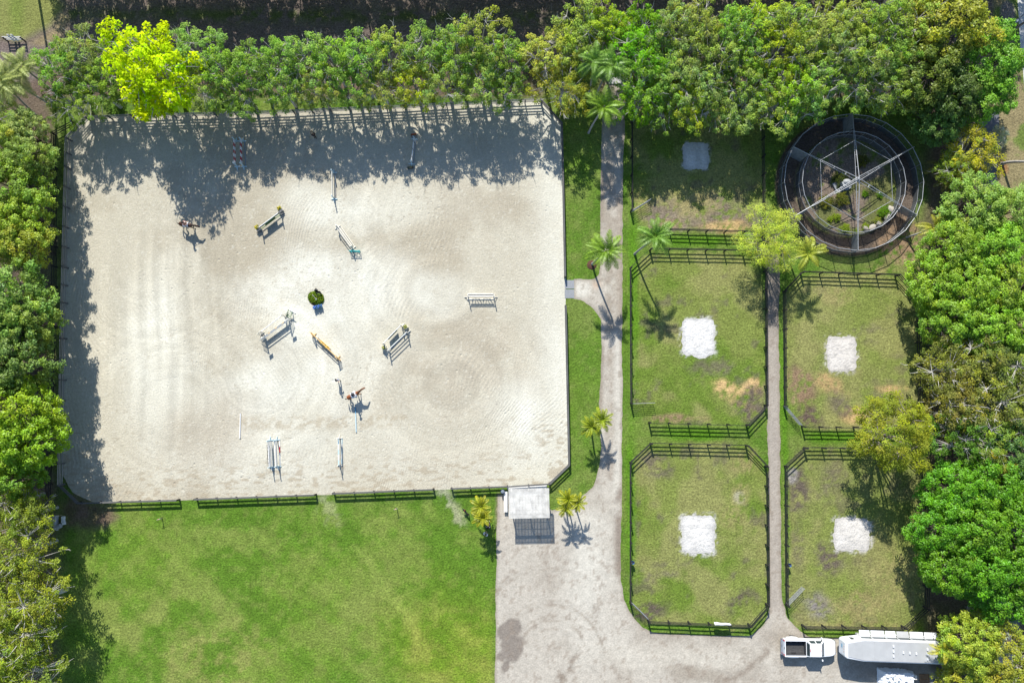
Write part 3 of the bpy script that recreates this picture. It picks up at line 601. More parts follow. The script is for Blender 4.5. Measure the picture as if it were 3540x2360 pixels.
# ================================================================== VEGETATION
def leaf_mesh(name, pos, nrm, size, aspect, tint, rs, droop=0.0):
    """one mesh of many leaf quads: pos (n,3), nrm (n,3), size (n,), tint (n,3)"""
    n = len(pos); nrm = nrm / (np.linalg.norm(nrm, axis=1)[:, None] + 1e-9)
    a = rs.normal(size=(n, 3)); a[:, 2] -= droop; u = a - (a * nrm).sum(1)[:, None] * nrm; u /= np.linalg.norm(u, axis=1)[:, None] + 1e-9
    w = np.cross(nrm, u); L = size[:, None]; Wd = (size * aspect)[:, None]
    bend = nrm * L * 0.12
    v = np.empty((n, 4, 3)); v[:, 0] = pos - u * L * .5 - bend; v[:, 1] = pos + w * Wd * .5 + bend * .4; v[:, 2] = pos + u * L * .5 - bend; v[:, 3] = pos - w * Wd * .5 + bend * .4
    me = bpy.data.meshes.new(name); me.vertices.add(4 * n); me.vertices.foreach_set('co', v.reshape(-1).astype(np.float32))
    me.loops.add(4 * n); me.loops.foreach_set('vertex_index', np.arange(4 * n, dtype=np.int32))
    me.polygons.add(n); me.polygons.foreach_set('loop_start', np.arange(0, 4 * n, 4, dtype=np.int32)); me.polygons.foreach_set('loop_total', np.full(n, 4, np.int32))
    me.update(calc_edges=True); me.validate()
    at = me.color_attributes.new('tint', 'FLOAT_COLOR', 'POINT'); col = np.ones((4 * n, 4), np.float32); col[:, :3] = np.repeat(tint, 4, 0); at.data.foreach_set('color', col.ravel())
    return me

TREES = {}
def tree_mesh(key, seed, n_clump=120, leaves=85, leaf=0.26, asp=0.55, rc=(0.55, 0.95), base=0.30, shell=0.55, flat=0.3, yellow=0.08, clvar=0.22, bark='bark', twig=True, lobes=5, lobe_amt=0.28, sparse=0.0, lmat='leaf', cone=0.0, bare=0):
    """nominal tree: 9 m tall, crown radius 4 m"""
    rs = np.random.RandomState(seed); H, CR = 9.0, 4.0; cz = H * (base + 1) / 2; ch = H * (1 - base) / 2
    ph = rs.uniform(0, 6.28, lobes)
    cl = []; tries = 0
    while len(cl) < n_clump and tries < n_clump * 60:
        tries += 1
        d = rs.normal(size=3); d /= np.linalg.norm(d)
        if d[2] < -0.55: continue
        r = shell + (1 - shell) * rs.uniform() ** 0.6
        az = math.atan2(d[1], d[0]); lob = 1 + lobe_amt * sum(math.sin((k + 2) * az + ph[k] + 1.3 * d[2]) for k in range(lobes)) / lobes * 1.8
        p = np.array((d[0] * CR * lob * r * (1 - cone * max(0, d[2])), d[1] * CR * lob * r * (1 - cone * max(0, d[2])), cz + d[2] * ch * r * (0.88 + 0.12 * lob)))
        if sparse and rs.uniform() < sparse * (0.5 + 0.5 * math.sin(3 * p[0] + seed) * math.sin(2.3 * p[1])): continue
        c_r = rs.uniform(*rc)
        if any(np.linalg.norm(p - q[0]) < 0.50 * (c_r + q[1]) for q in cl): continue
        cl.append((p, c_r))
    P = []; N = []; S = []; T = []
    for p, r in cl:
        n = int(leaves * (r / np.mean(rc)) ** 2 * rs.uniform(0.75, 1.2)); d = rs.normal(size=(n, 3)); d /= np.linalg.norm(d, axis=1)[:, None]
        d[:, 2] = np.where(d[:, 2] < -0.3, -d[:, 2] * 0.6, d[:, 2]); rad = r * rs.uniform(0.25, 1.08, (n, 1)) ** 0.6
        P.append(p + d * rad * np.array((1, 1, 1 - flat)))
        N.append(d * 0.75 + np.array((0, 0, 1.05)) + rs.normal(size=(n, 3)) * 0.42); S.append(leaf * rs.uniform(0.6, 1.35, n))
        t = np.ones((n, 3)) * (1 + rs.normal() * clvar * 0.5) * np.clip(1 + rs.normal(size=(n, 1)) * 0.16, .55, 1.5)
        if rs.uniform() < yellow: t *= np.array((1.22, 1.20, 0.75))
        else: t *= np.array((1 + rs.normal() * 0.07, 1, 1 + rs.normal() * 0.12))
        k = rs.uniform(size=n) < 0.03; t[k] *= np.array((1.5, 1.25, 0.9)); T.append(t)
    P, N, S, T = map(np.concatenate, (P, N, S, T))
    crown = leaf_mesh('crown', P, N, S, asp, np.clip(T, .15, 2.6), rs, 0.3); crown.materials.append(M[lmat])
    b = MB(); r0 = 0.24; tz = H * base * 1.25; lean = rs.normal(size=2) * 0.15
    fork = Vector((lean[0], lean[1], tz)); b.path([Vector((0, 0, -0.1)), Vector((lean[0] * .5, lean[1] * .5, tz * .5)), fork], [r0 * 1.25, r0, r0 * .85], 9)
    nl = 8; hubs = []
    for k in range(nl):
        az = 2 * math.pi * k / nl + rs.normal() * .25; rr = CR * rs.uniform(.35, .6); hz = cz + ch * rs.uniform(-.35, .45)
        e = Vector((math.cos(az) * rr, math.sin(az) * rr, hz)); m = fork.lerp(e, .5) + Vector((0, 0, -0.3)); b.path([fork, m, e], [r0 * .55, r0 * .38, r0 * .24], 6); hubs.append((e, m))
    top = Vector((lean[0] * 2, lean[1] * 2, cz + ch * .45)); b.path([fork, top], [r0 * .7, r0 * .3], 6); hubs.append((top, fork))
    for i, (p, r) in enumerate(cl):
        if not twig and i % 3: continue
        q = Vector(p); e = min(hubs, key=lambda hh: (hh[0] - q).length)[0]; mm = e.lerp(q, .55) + Vector((0, 0, rs.normal() * .15)); b.path([e, mm, q + Vector((0, 0, r * .15))], [r0 * .2, r0 * .13, r0 * .05], 4)
    for k in range(bare):                      # bare grey twigs standing out of the leaves
        p, r = cl[rs.randint(len(cl))]; q = Vector(p); d = Vector((p[0], p[1], (p[2] - cz) * 1.5 + 1.2)).normalized(); f = q + d * (r * 1.15 + rs.uniform(.1, .7)) + Vector(rs.normal(size=3) * .25)
        b.path([q, q.lerp(f, .6) + Vector(rs.normal(size=3) * .08), f], [.045, .035, .012], 4)
    tm = b.mesh('trunk'); tm.materials.append(M[bark]); TREES[key] = (tm, crown)

for i in range(4): tree_mesh('row%d' % i, 10 + i, 96, 58, 0.225, 0.62, (0.36, 0.70), 0.44, 0.40, 0.3, 0.10, 0.22, 'pale_bark', bare=20, sparse=0.3, lobe_amt=.34)
for i in range(2): tree_mesh('open%d' % i, 30 + i, 70, 62, 0.25, 0.6, (0.45, 0.8), 0.26, 0.45, 0.3, 0.06, 0.25, 'pale_bark', sparse=0.5, bare=16)
for i in range(3): tree_mesh('lush%d' % i, 50 + i, 150, 92, 0.225, 0.62, (0.45, 0.8), 0.22, 0.62, 0.3, 0.05, 0.14, 'dark_bark', lmat='glossy_leaf', lobe_amt=0.22)
for i in range(2): tree_mesh('twiggy%d' % i, 70 + i, 115, 64, 0.215, 0.6, (0.45, 0.8), 0.26, 0.4, 0.45, 0.10, 0.28, 'pale_bark', sparse=0.35, bare=34)
tree_mesh('lime', 90, 130, 66, 0.27, 0.65, (0.45, 0.85), 0.26, 0.35, 0.3, 0.0, 0.20, 'pale_bark', lobe_amt=0.36, bare=20)
tree_mesh('feather', 95, 170, 95, 0.17, 0.35, (0.4, 0.8), 0.24, 0.3, 0.1, 0.12, 0.22, 'bark', sparse=0.35, lobe_amt=0.34)
tree_mesh('round', 97, 165, 105, 0.19, 0.5, (0.45, 0.8), 0.22, 0.5, 0.2, 0.12, 0.25, 'bark', lobe_amt=0.18)
tree_mesh('shrub', 99, 60, 80, 0.36, 0.55, (0.7, 1.2), 0.05, 0.35, 0.2, 0.08, 0.2, 'bark', lobe_amt=0.25)

def tree(px, py, H, CR, key, col, label, group=None, name='leafy_tree', cat='tree', rz=None, cf=0.62):
    p = O(px, py, H * cf); rz = RNG.uniform(0, 6.28) if rz is None else rz
    t = thing(name, label, cat, (p.x, p.y, 0), rz, group, (CR / 4.0, CR / 4.0, H / 9.0))
    tm, cm = TREES[key]; link('trunk', tm, None, t); c = link('crown', cm, None, t); j = [RNG.uniform(.9, 1.1) for _ in range(3)]
    c.color = (col[0] * j[0], col[1] * j[1], col[2] * j[2], 1); return t
G_MID = (0.27, 0.44, 0.078); G_OLV = (0.34, 0.465, 0.095); LIME = (0.54, 0.68, 0.012); GOLD = (0.42, 0.49, 0.09); BRT = (0.21, 0.43, 0.028); DRK = (0.12, 0.235, 0.04); YG = (0.37, 0.52, 0.045); PALE = (0.32, 0.45, 0.115); SILV = (0.62, 0.65, 0.63); OLDK = (0.265, 0.33, 0.07); GLD2 = (0.33, 0.40, 0.06)
CN = {G_MID: 'mid green leafy', G_OLV: 'olive green leafy', PALE: 'pale green leafy', DRK: 'dark green leafy', YG: 'yellow green leafy', BRT: 'bright green leafy'}
# belt between the arena and the dirt track
LB = 'green leafy tree in the belt between the sand arena and the shaded dirt track'; GB = 'trees in the belt along the arena'
rowL = [(150, 165, 8.0, 3.1, 1, G_MID), (205, 135, 8.2, 3.3, 2, PALE), (230, 205, 7.2, 3.3, 0, G_MID), (165, 232, 6.8, 3.0, 3, DRK), (268, 170, 7.6, 3.0, 2, G_MID), (455, 125, 8.4, 3.3, 1, PALE), (462, 196, 7.4, 3.2, 3, G_OLV), (520, 168, 8.4, 3.2, 0, G_MID),
        (585, 165, 8.0, 3.1, 2, G_MID), (560, 210, 6.8, 2.9, 1, G_MID), (640, 152, 8.4, 3.2, 3, G_MID), (655, 205, 7.0, 2.9, 0, G_MID), (702, 148, 8.8, 3.2, 1, PALE), (735, 205, 7.2, 2.9, 2, G_OLV), (770, 152, 8.6, 3.2, 0, G_MID), (812, 200, 7.2, 2.9, 3, G_MID), (838, 142, 8.6, 3.2, 2, G_MID),
        (880, 202, 7.2, 2.9, 1, G_OLV), (905, 140, 8.8, 3.2, 3, G_OLV), (955, 195, 7.4, 3.0, 0, YG), (975, 135, 8.8, 3.3, 1, G_MID), (1030, 190, 7.6, 3.1, 2, G_OLV), (1052, 125, 9.0, 3.3, 0, G_MID), (1105, 100, 9.6, 3.5, 3, G_OLV), (1105, 185, 7.6, 3.1, 1, PALE), (1152, 145, 8.4, 3.1, 2, G_MID), (1160, 200, 7.0, 2.7, 0, G_MID)]
for x, y, H, CR, k, col in rowL: tree(x, y + (6 if y > 180 else 0), H, CR, 'row%d' % k, col, '%s tree in the %s row of the belt behind the arena' % (CN[col], 'arena side' if y > 180 else 'track side'), GB)
tree(351, 162, 12.4, 5.0, 'lime', LIME, 'bright lime yellow tree standing out in the belt along the sand arena')
tree(352, 205, 7.0, 3.2, 'lime', tuple(c * .9 for c in LIME), 'small lime green tree at the arena fence under the tall lime one', rz=2.2)
tree(1255, 140, 8.6, 3.4, 'row1', GOLD, 'golden yellow leafy tree at the end of the belt beside the driveway palms')
tree(1335, 72, 9.0, 3.6, 'row2', G_OLV, 'olive green tree behind the golden tree at the head of the driveway'); tree(1392, 70, 8.6, 3.0, 'row0', YG, 'yellow green tree behind the palms at the head of the driveway')
tree(1290, 205, 7.6, 3.5, 'row3', GLD2, 'olive gold tree overhanging the corner of the arena fence'); tree(1330, 130, 8.0, 3.0, 'row1', G_OLV, 'olive tree between the golden tree and the driveway palms')
# thicket behind the first paddock and the round walker
LT = 'olive green tree in the dense thicket behind the shaded paddock'; GT = 'trees of the thicket behind the paddock'
i = 0
for y, xs, H in ((75, (1470, 1535, 1600, 1668, 1735, 1805, 1872, 1940, 2005), 9.6), (135, (1450, 1510, 1572, 1640, 1705, 1772, 1840, 1905, 1972, 2040), 9.0), (200, (1475, 1540, 1605, 1672, 1738, 1806, 1870, 1935), 8.2), (250, (1462, 1520, 1580, 1645, 1712, 1780, 1838), 7.2)):
    for x in xs:
        col = (G_OLV, G_MID, PALE, YG, G_OLV)[(i * 7) % 5] if x > 1530 else (BRT, G_MID, YG)[i % 3]; i += 1
        tree(x + RNG.uniform(-10, 10), y + RNG.uniform(-10, 10), H * RNG.uniform(.93, 1.07), RNG.uniform(2.9, 3.5), 'row%d' % (i % 4), col, '%s tree in the paddock thicket, %s' % (CN[col], {75: 'backmost row by the dirt track', 135: 'second row from the dirt track', 200: 'middle rows', 250: 'row overhanging the paddock'}[y]), GT)
tree(1990, 190, 8.4, 3.2, 'twiggy0', PALE, 'pale thin leaved tree above the round walker'); tree(2040, 205, 8.0, 3.0, 'twiggy1', G_OLV, 'thin olive tree touching the round walker fence')
tree(2175, 60, 11.0, 4.9, 'lush0', (0.31, 0.37, 0.03), 'broad dark yellow green tree in the corner behind the round walker'); tree(2130, 165, 9.5, 4.0, 'lush1', (0.18, 0.25, 0.03), 'dark glossy tree shading the round walker'); tree(2090, 60, 9.6, 3.6, 'row1', G_OLV, 'olive tree beside the broad dark tree')
tree(2265, 150, 9.0, 4.2, 'lush2', BRT, 'bright green tree beside the tan verge'); tree(2180, 215, 8.4, 3.6, 'lush0', (0.11, 0.185, 0.026), 'dark green tree overhanging the walker'); tree(2255, 225, 7.6, 3.2, 'lush1', BRT, 'bright green lower tree over the verge edge'); tree(2150, 275, 6.5, 3.0, 'lush2', DRK, 'very dark tree in the shade beside the walker')
tree(2232, 348, 6.0, 3.3, 'twiggy1', (0.40, 0.48, 0.05), 'small yellow green tree with open branches beside the asphalt path'); tree(2190, 390, 5.0, 2.2, 'twiggy0', GLD2, 'small olive tree in front of the yellow green one')
tree(2291, 312, 3.6, 1.1, 'shrub', SILV, 'silver white leaved shrub beside the verge', None, 'shrub', 'shrub')
# trees along the side of the far paddocks
tree(2235, 478, 7.6, 3.6, 'lush1', (0.27, 0.40, 0.06), 'mid green tree beside the walker and the asphalt path'); tree(2310, 490, 7.6, 3.4, 'lush2', (0.26, 0.39, 0.06), 'mid green tree at the verge beside the asphalt path')
LS = 'bright green round headed tree beside the paddock opposite the walker'; GS = 'bright green trees beside the paddock'
for x, y, H, CR, k in ((2190, 570, 8.0, 3.4, 0), (2275, 575, 8.4, 3.7, 1), (2150, 655, 7.6, 3.3, 2), (2225, 660, 8.4, 3.6, 0), (2305, 655, 8.6, 3.7, 1), (2180, 735, 7.8, 3.3, 1), (2260, 745, 8.4, 3.6, 2), (2335, 740, 8.4, 3.6, 0)): tree(x, y, H, CR, 'lush%d' % k, (BRT[0] * 1.2, BRT[1], BRT[2]), LS, GS)
LW = 'sparse olive tree with bare pale branches beside the sand patch paddock'; GW = 'sparse olive trees'
for x, y, H, CR, k, col in ((2165, 850, 7.6, 3.4, 0, OLDK), (2240, 830, 8.2, 3.5, 1, OLDK), (2315, 840, 8.4, 3.6, 0, OLDK), (2190, 925, 8.0, 3.6, 1, (.26, .28, .06)), (2280, 925, 8.4, 3.8, 0, OLDK), (2340, 930, 8.0, 3.4, 1, OLDK)): tree(x, y, H, CR, 'twiggy%d' % k, col, LW, GW)
tree(2195, 1000, 7.4, 3.3, 'row1', DRK, 'dark green tree behind the round gold tree'); tree(2262, 1010, 7.6, 3.2, 'row2', OLDK, 'dark olive tree beside the banana leaves'); tree(2325, 1035, 7.6, 3.4, 'lush1', DRK, 'dark glossy tree beside the banana leaves')
tree(2052, 995, 9.4, 4.3, 'round', (0.30, 0.37, 0.04), 'round gold green tree standing alone over the paddock fence')
LC = 'dense saturated green tree beside the paddock nearest the horse trailer'; GC = 'dense green trees beside the trailer paddock'
for x, y, H, CR, k in ((2190, 1125, 8.0, 3.4, 0), (2270, 1115, 8.2, 3.5, 1), (2340, 1130, 8.2, 3.5, 2), (2160, 1200, 8.0, 3.4, 1), (2240, 1205, 8.8, 3.8, 2), (2325, 1215, 8.8, 3.8, 0), (2175, 1290, 8.0, 3.4, 2), (2250, 1300, 8.6, 3.6, 0), (2330, 1300, 8.6, 3.6, 1), (2285, 1365, 7.2, 3.2, 2)): tree(x, y, H, CR, 'lush%d' % k, (0.145, 0.335, 0.012), LC, GC)
tree(2222, 1475, 6.8, 3.3, 'lush0', (0.34, 0.43, 0.04), 'yellow green tree overhanging the end of the horse trailer'); tree(2300, 1500, 7.0, 3.6, 'lush1', (0.32, 0.41, 0.035), 'yellow green tree beside the one over the trailer'); tree(2230, 1545, 5.4, 2.9, 'lush2', (0.33, 0.40, 0.04), 'yellow green tree behind the wooden pallets')
tree(2270, 1410, 5.0, 1.9, 'shrub', (0.40, 0.46, 0.46), 'silver shrub coloured dull blue for shade between the green trees', None, 'shrub', 'shrub'); tree(2282, 1455, 5.6, 1.5, 'shrub', SILV, 'sunlit silver white shrub between the yellow green trees', None, 'shrub', 'shrub'); tree(2180, 1562, 3.0, 2.0, 'twiggy1', GLD2, 'dry olive bush beside the pallets', None, 'shrub', 'shrub')  # first shrub: shade is put into its duller, bluer leaf colour
# trees along the other side
tree(16, 285, 7.32, 3.0, 'twiggy0', PALE, 'pale thin bush under the corner palms'); tree(66, 310, 6.83, 2.6, 'lush0', G_OLV, 'olive bush beside the arena corner'); tree(6, 345, 8.3, 3.2, 'lush1', YG, 'yellow green tree next to the arena corner'); tree(61, 372, 8.3, 2.9, 'lush0', (0.260, 0.403, 0.057), 'leafy green tree against the boundary fence corner')
tree(21, 430, 9.76, 3.7, 'lush2', (0.234, 0.364, 0.034), 'dense green tree behind the boundary fence, by the yellow tree'); tree(62, 500, 9.03, 2.9, 'lush1', YG, 'yellow leaved tree behind the boundary fence'); tree(51, 560, 9.27, 3.0, 'lush2', (0.468, 0.533, 0.046), 'gold leaved tree behind the boundary fence'); tree(1, 520, 10.25, 3.4, 'lush1', (0.260, 0.377, 0.034), 'tall green tree behind the gold leaved tree')
tree(26, 690, 10.98, 4.1, 'lush0', (0.221, 0.377, 0.057), 'big mid green tree behind the boundary fence'); tree(64, 735, 10, 3.3, 'lush0', (0.260, 0.390, 0.057), 'mid green tree pressing against the boundary fence'); tree(-4, 770, 10.49, 3.6, 'lush2', G_MID, 'mid green tree further behind the boundary fence'); tree(56, 825, 10.25, 3.5, 'lush1', (0.169, 0.312, 0.052), 'darker green tree by the boundary fence'); tree(-4, 850, 10.49, 3.6, 'lush0', (0.156, 0.286, 0.040), 'dark tree behind the darker green one')
tree(38, 945, 10.98, 4.2, 'lush1', (0.312, 0.468, 0.014), 'big bright yellow green tree overhanging the arena'); tree(66, 1010, 10.49, 3.8, 'lush0', (0.247, 0.442, 0.014), 'bright green tree overhanging the arena corner'); tree(1, 1030, 10.25, 3.7, 'lush2', (0.286, 0.429, 0.016), 'bright yellow green tree behind the overhanging ones'); tree(31, 1085, 9.27, 3.2, 'lush1', (0.208, 0.351, 0.023), 'green tree at the end of the boundary fence')
LP_ = 'olive tree with pale bare branches along the mown lawn'; GP_ = 'olive trees along the lawn'
for x, y, H, CR, k in ((45, 1150, 7.8, 3.4, 0), (85, 1180, 7.0, 2.6, 1), (70, 1265, 8.2, 3.8, 1), (20, 1290, 8.4, 3.6, 0), (95, 1385, 8.2, 3.9, 0), (30, 1400, 8.4, 3.6, 1), (60, 1480, 8.2, 3.6, 1), (20, 1530, 8.4, 3.6, 0), (85, 1560, 7.6, 3.4, 1)): tree(x - 16, y, H * 1.12, CR, 'twiggy%d' % k, (0.30, 0.385, 0.055), LP_, GP_)
# open feathery tree at the end of the paddock path
tree(1772, 548, 6.8, 3.7, 'feather', (0.48, 0.60, 0.10), 'feathery yellow green tree at the end of the path between the paddocks')
# trees beyond the dirt track: only their shade and lowest leaves are in view
LN = 'tree shading the dirt track from its far side'; GN = 'trees beyond the dirt track'
for k, (x, y) in enumerate([(x, -52) for x in range(185, 2340, 64)] + [(x, -135) for x in range(150, 2340, 74)]):
    p = O(x + RNG.uniform(-14, 14), y + RNG.uniform(-14, 10)); s_ = RNG.uniform(.85, 1.1); t = thing('leafy_tree', LN, 'tree', (p.x, p.y, 0), RNG.uniform(0, 6.3), GN, (s_, s_, RNG.uniform(.95, 1.25)))
    tm, cm = TREES[('row0', 'row1', 'twiggy0', 'row2')[k % 4]]; link('trunk', tm, None, t); c = link('crown', cm, None, t); c.color = (*(G_MID, G_OLV, YG)[k % 3], 1)

# ------------------------------------------------------------------ palms
def frond_mesh(seed, L=2.4, n=30, arch=0.55, drop=1.0, lw=0.075, ll=0.55, tip=0.0):
    rs = np.random.RandomState(seed); V_, F_, T_ = [], [], []
    def pt(t): return Vector((L * t * (1 - .12 * t), 0, arch * L * t - drop * L * t * t * 0.75))
    def quad(a, b, c, d, tint):
        k = len(V_); V_.extend([a, b, c, d]); F_.append((k, k + 1, k + 2, k + 3)); T_.extend([tint] * 4)
    for i in range(8):
        a, b = pt(i / 8), pt((i + 1) / 8); w = 0.035 * (1 - i / 10)
        quad(a + Vector((0, w, 0)), a - Vector((0, w, 0)), b - Vector((0, w * .9, 0)), b + Vector((0, w * .9, 0)), (1.3, 1.15, .8))
    for i in range(n):
        t = 0.14 + 0.86 * i / (n - 1); a = pt(t); dx = (pt(min(1, t + .02)) - pt(t - .02)).normalized()
        l = ll * (math.sin(math.pi * min(1, .18 + .80 * t)) ** .7 * .9 + .12)
        for s_ in (-1, 1):
            j = rs.normal(size=3) * .10; d = (dx * .62 + Vector((0, s_ * .85, .18)) + Vector(j)).normalized(); e = a + d * l + Vector((0, 0, -l * l * .55)); m = a + d * l * .55 + Vector((0, 0, .03)); w = lw * (1 - .3 * t); wv = dx * w
            br = 1 + rs.normal() * .14; tint = ((1 + tip * t * .9) * br, (1 + tip * t * .45) * br, br); quad(a - wv * .4, a + wv * .5, m + wv * .5, m - wv * .5, tint); quad(m - wv * .5, m + wv * .5, e + wv * .08, e - wv * .08, tint)
    me = bpy.data.meshes.new('frond'); me.from_pydata(V_, [], F_); me.update()
    at = me.color_attributes.new('tint', 'FLOAT_COLOR', 'POINT'); col = np.ones((len(V_), 4), np.float32); col[:, :3] = np.clip(np.array(T_), .2, 3); at.data.foreach_set('color', col.ravel()); me.materials.append(M['frond']); return me
FR = {'tall': [frond_mesh(s, 2.65, 34, .50, .98, .075, .60, .25) for s in (1, 2, 3)], 'short': [frond_mesh(s, 1.55, 26, .62, .95, .06, .34, 1.1) for s in (4, 5, 6)]}
def palm(base, h, lean, kind, col, label, group=None, nf=13, r=0.13, fs=1.0):
    t = thing('palm_tree', label, 'palm', (base.x, base.y, 0), 0, group); top = Vector((lean[0], lean[1], h)); b = MB(); pts = [Vector((lean[0] * (k / 7) ** 1.5, lean[1] * (k / 7) ** 1.5, h * k / 7)) for k in range(8)]
    pts[0].z = -0.05; b.path(pts, [r * (1.35 if k == 0 else 1 - .03 * k) for k in range(8)], 9); lpart('trunk', b, M['palm_trunk'], t)
    b = MB(); b.path([top, top + Vector((0, 0, .35)), top + Vector((0, 0, .75))], [r * .85, r * 1.05, r * .35], 8); lpart('crownshaft', b, M['crownshaft'], t)
    for k in range(nf):
        az = 2 * math.pi * (k / nf) * (1 if kind == 'tall' else 1) + RNG.uniform(-.2, .2); pit = RNG.uniform(-.25, .55) if k % 3 else RNG.uniform(.5, .95)
        f = link('frond', RNG.choice(FR[kind]), None, t, top + Vector((0, 0, .6)), (0, -pit, az), (fs * RNG.uniform(.88, 1.1),) * 3); q = RNG.uniform(.85, 1.15); f.color = (col[0] * q, col[1] * q, col[2] * q, 1)
    return t
PG = (0.15, 0.29, 0.045); PY = (0.18, 0.32, 0.03); PS = (0.17, 0.255, 0.02)
palm(V(2047, 913), 5.6, (0.9, 0.3), 'tall', PY, 'tall palm in a mulch ring on the drive side of the arena gate'); palm(V(2194, 878), 6.2, (1.2, 0.6), 'tall', PG, 'tall palm leaning beside the paddock corner with a crooked grey trunk')
palm(V(2035, 459), 5.4, (1.0, .7), 'tall', PY, 'tall palm on the grass strip at the shaded end of the driveway'); palm(V(2058, 337), 6.8, (.8, .5), 'tall', PG, 'palm with a grey trunk beside the concrete slab'); palm(V(2036, 318), 6.6, (-.1, .3), 'tall', PG, 'second palm behind the one beside the concrete slab')
palm(V(2040, 1468), 2.5, (-.2, 0), 'short', PS, 'short palm on the grass beside the driveway, one of two', 'short palm pair by the driveway', 12, .12, 1.05); palm(V(2066, 1452), 2.7, (.1, .2), 'short', PS, 'short palm on the grass beside the driveway, one of two', 'short palm pair by the driveway', 12, .12, 1.05)
for dx, dy, hh, ln in ((1956, 1712, 2.6, (0, .1)), (1952, 1736, 2.3, (-.1, -.1)), (1982, 1722, 2.6, (.25, 0))): palm(V(dx, dy), hh, ln, 'short', (0.21, .28, .015), 'short yellow tipped palm of the cluster beside the white roofed shelter', 'palm cluster by the shelter', 10, .10, .95)
palm(V(1666, 1738), 2.4, (0, .1), 'short', (.21, .27, .02), 'short palm on the lawn beside the shelter bench', None, 12, .13, 1.0); palm(V(1669, 1768), 2.5, (.1, -.1), 'short', (.21, .27, .02), 'short palm on the lawn shading the seated people', None, 12, .13, 1.0)
for (bx, by), ln, lab in (((153, 421), (-.9, 2.2), 'grey green palm leaning at the arena corner, foremost of three'), ((190, 372), (-1.1, .6), 'grey green palm at the arena corner, middle of three'), ((218, 338), (-.8, .9), 'grey green palm at the arena corner beside the belt of trees')): palm(V(bx, by), 5.4, ln, 'tall', (.30, .37, .12), lab, None, 14, .13, 1.1)
palm(V(2730, 905), 3.4, (.5, .2), 'tall', (.30, .36, .04), 'low yellow palm half hidden under the feathery tree by the walker', None, 11, .11, .95); palm(V(3134, 821), 3.0, (1.3, .3), 'tall', (.40, .43, .05), 'leaning palm beside the walker fence', None, 9, .12, .85)
palm(V(3463, 566), 7.5, (1.5, -3.0), 'tall', PG, 'grey palm trunk leaning out over the tan verge', None, 13, .17, 1.1); palm(V(3178, 2205), 3.6, (.3, .2), 'tall', (.45, .46, .04), 'yellow fan of palm leaves over the horse trailer', None, 9, .1, .7)
palm(V(3345, 1600), 5.0, (.2, .2), 'tall', (.46, .40, .03), 'large yellow torn leaves between dark trees', None, 6, .12, .95)
for px_, py_ in ((3240, 640), (3225, 590), (3260, 620)): palm(V(px_, py_), 1.2, (0, 0), 'tall', (.16, .16, .03), 'dull low palm in the shade beside the asphalt path', 'low palms by the path', 9, .1, .75)
b = MB(); c0 = V(2046, 916); b.lathe((c0.x, c0.y, 0), [(.62, 0), (.55, .06), (.2, .1), (.1, .1)], 14); tag(link('mulch_ring', b.mesh('mulch_ring'), M['mulch']), 'dark red mulch ring around the palm by the arena gate', 'mulch')
# weeds in the middle of the walker
def bush(px, py, rad, h, col, label, group=None, key='shrub'):
    p = V(px, py); t = thing('shrub', label, 'shrub', p, RNG.uniform(0, 6), group, (rad / 4, rad / 4, h / 9)); tm, cm = TREES[key]; link('stem', tm, None, t); c = link('foliage', cm, None, t); c.color = (*col, 1); return t
for px_, py_, r_, col in ((3052, 735, .75, BRT), (2890, 752, .5, YG), (2868, 758, .35, YG), (2920, 790, .55, YG), (2990, 785, .45, YG), (2988, 672, .4, BRT), (3040, 676, .4, BRT), (2905, 690, .9, (.24, .27, .05)), (2850, 700, .8, (.26, .28, .05)), (2900, 620, .9, (.12, .16, .04)), (2975, 560, .8, (.2, .22, .05)), (3030, 765, .5, GOLD)): bush(px_, py_, r_, r_ * .8, tuple(q * .6 for q in col), 'weedy green bush growing inside the walker ring', 'weeds inside the walker ring')
# ================================================================== FENCES
UB = MB(); UB.box((0, 0, 0), (1, 1, 1))
UNIT = {}
def unit(key):
    if key not in UNIT:
        me = UB.mesh('beam'); me.materials.append(M[key]); UNIT[key] = me
    return UNIT[key]
def ubeam(name, p, q, w, h, key, root):
    p, q = Vector(p), Vector(q); d = q - p; o = link(name, unit(key), None, root, (p + q) / 2 - root.location, frame(d).to_euler(), (d.length, w, h)); return o
def fence(name, label, lines, h, rails, key='black_wood', cat='fence', span=2.42, cap=False, rail_h=0.13, pw=0.13, off=0.08, post_key=None):
    """lines: polylines of photo pixels (seen at mid height); rails: heights"""
    P0 = V(*lines[0][0], h * .5); root = thing(name, label, cat, (P0.x, P0.y, 0)); pk = post_key or key
    for ln in lines:
        W = [V(*p, h * .5) for p in ln]; done = []
        for a, b in zip(W[:-1], W[1:]):
            a, b = Vector((a.x, a.y, 0)), Vector((b.x, b.y, 0)); n = max(1, round((b - a).length / span)); d = (b - a).normalized(); nn = Vector((-d.y, d.x, 0)) * off
            for k in range(n + 1):
                p = a.lerp(b, k / n)
                if not any((p - q).length < .3 for q in done):
                    done.append(p); hh = h + .07 + RNG.uniform(-.02, .03); big = 1.35 if k in (0, n) else 1.0
                    o = link('post', unit(pk), None, root, p + Vector((0, 0, hh / 2 - .02)) - root.location, (RNG.uniform(-.02, .02), RNG.uniform(-.02, .02), math.atan2(d.y, d.x)), (pw * big, pw * big, hh + .04))
                if k < n:
                    q = a.lerp(b, (k + 1) / n)
                    for z in rails:
                        j = RNG.uniform(-.018, .018); ubeam('rail', p + nn + Vector((0, 0, z + j)), q + nn + Vector((0, 0, z + RNG.uniform(-.018, .018))), .04, rail_h, key, root)
                    if cap: ubeam('cap_board', p + Vector((0, 0, h + .085)), q + Vector((0, 0, h + .085)), .19, .035, key if cap is True else cap, root)
    return root
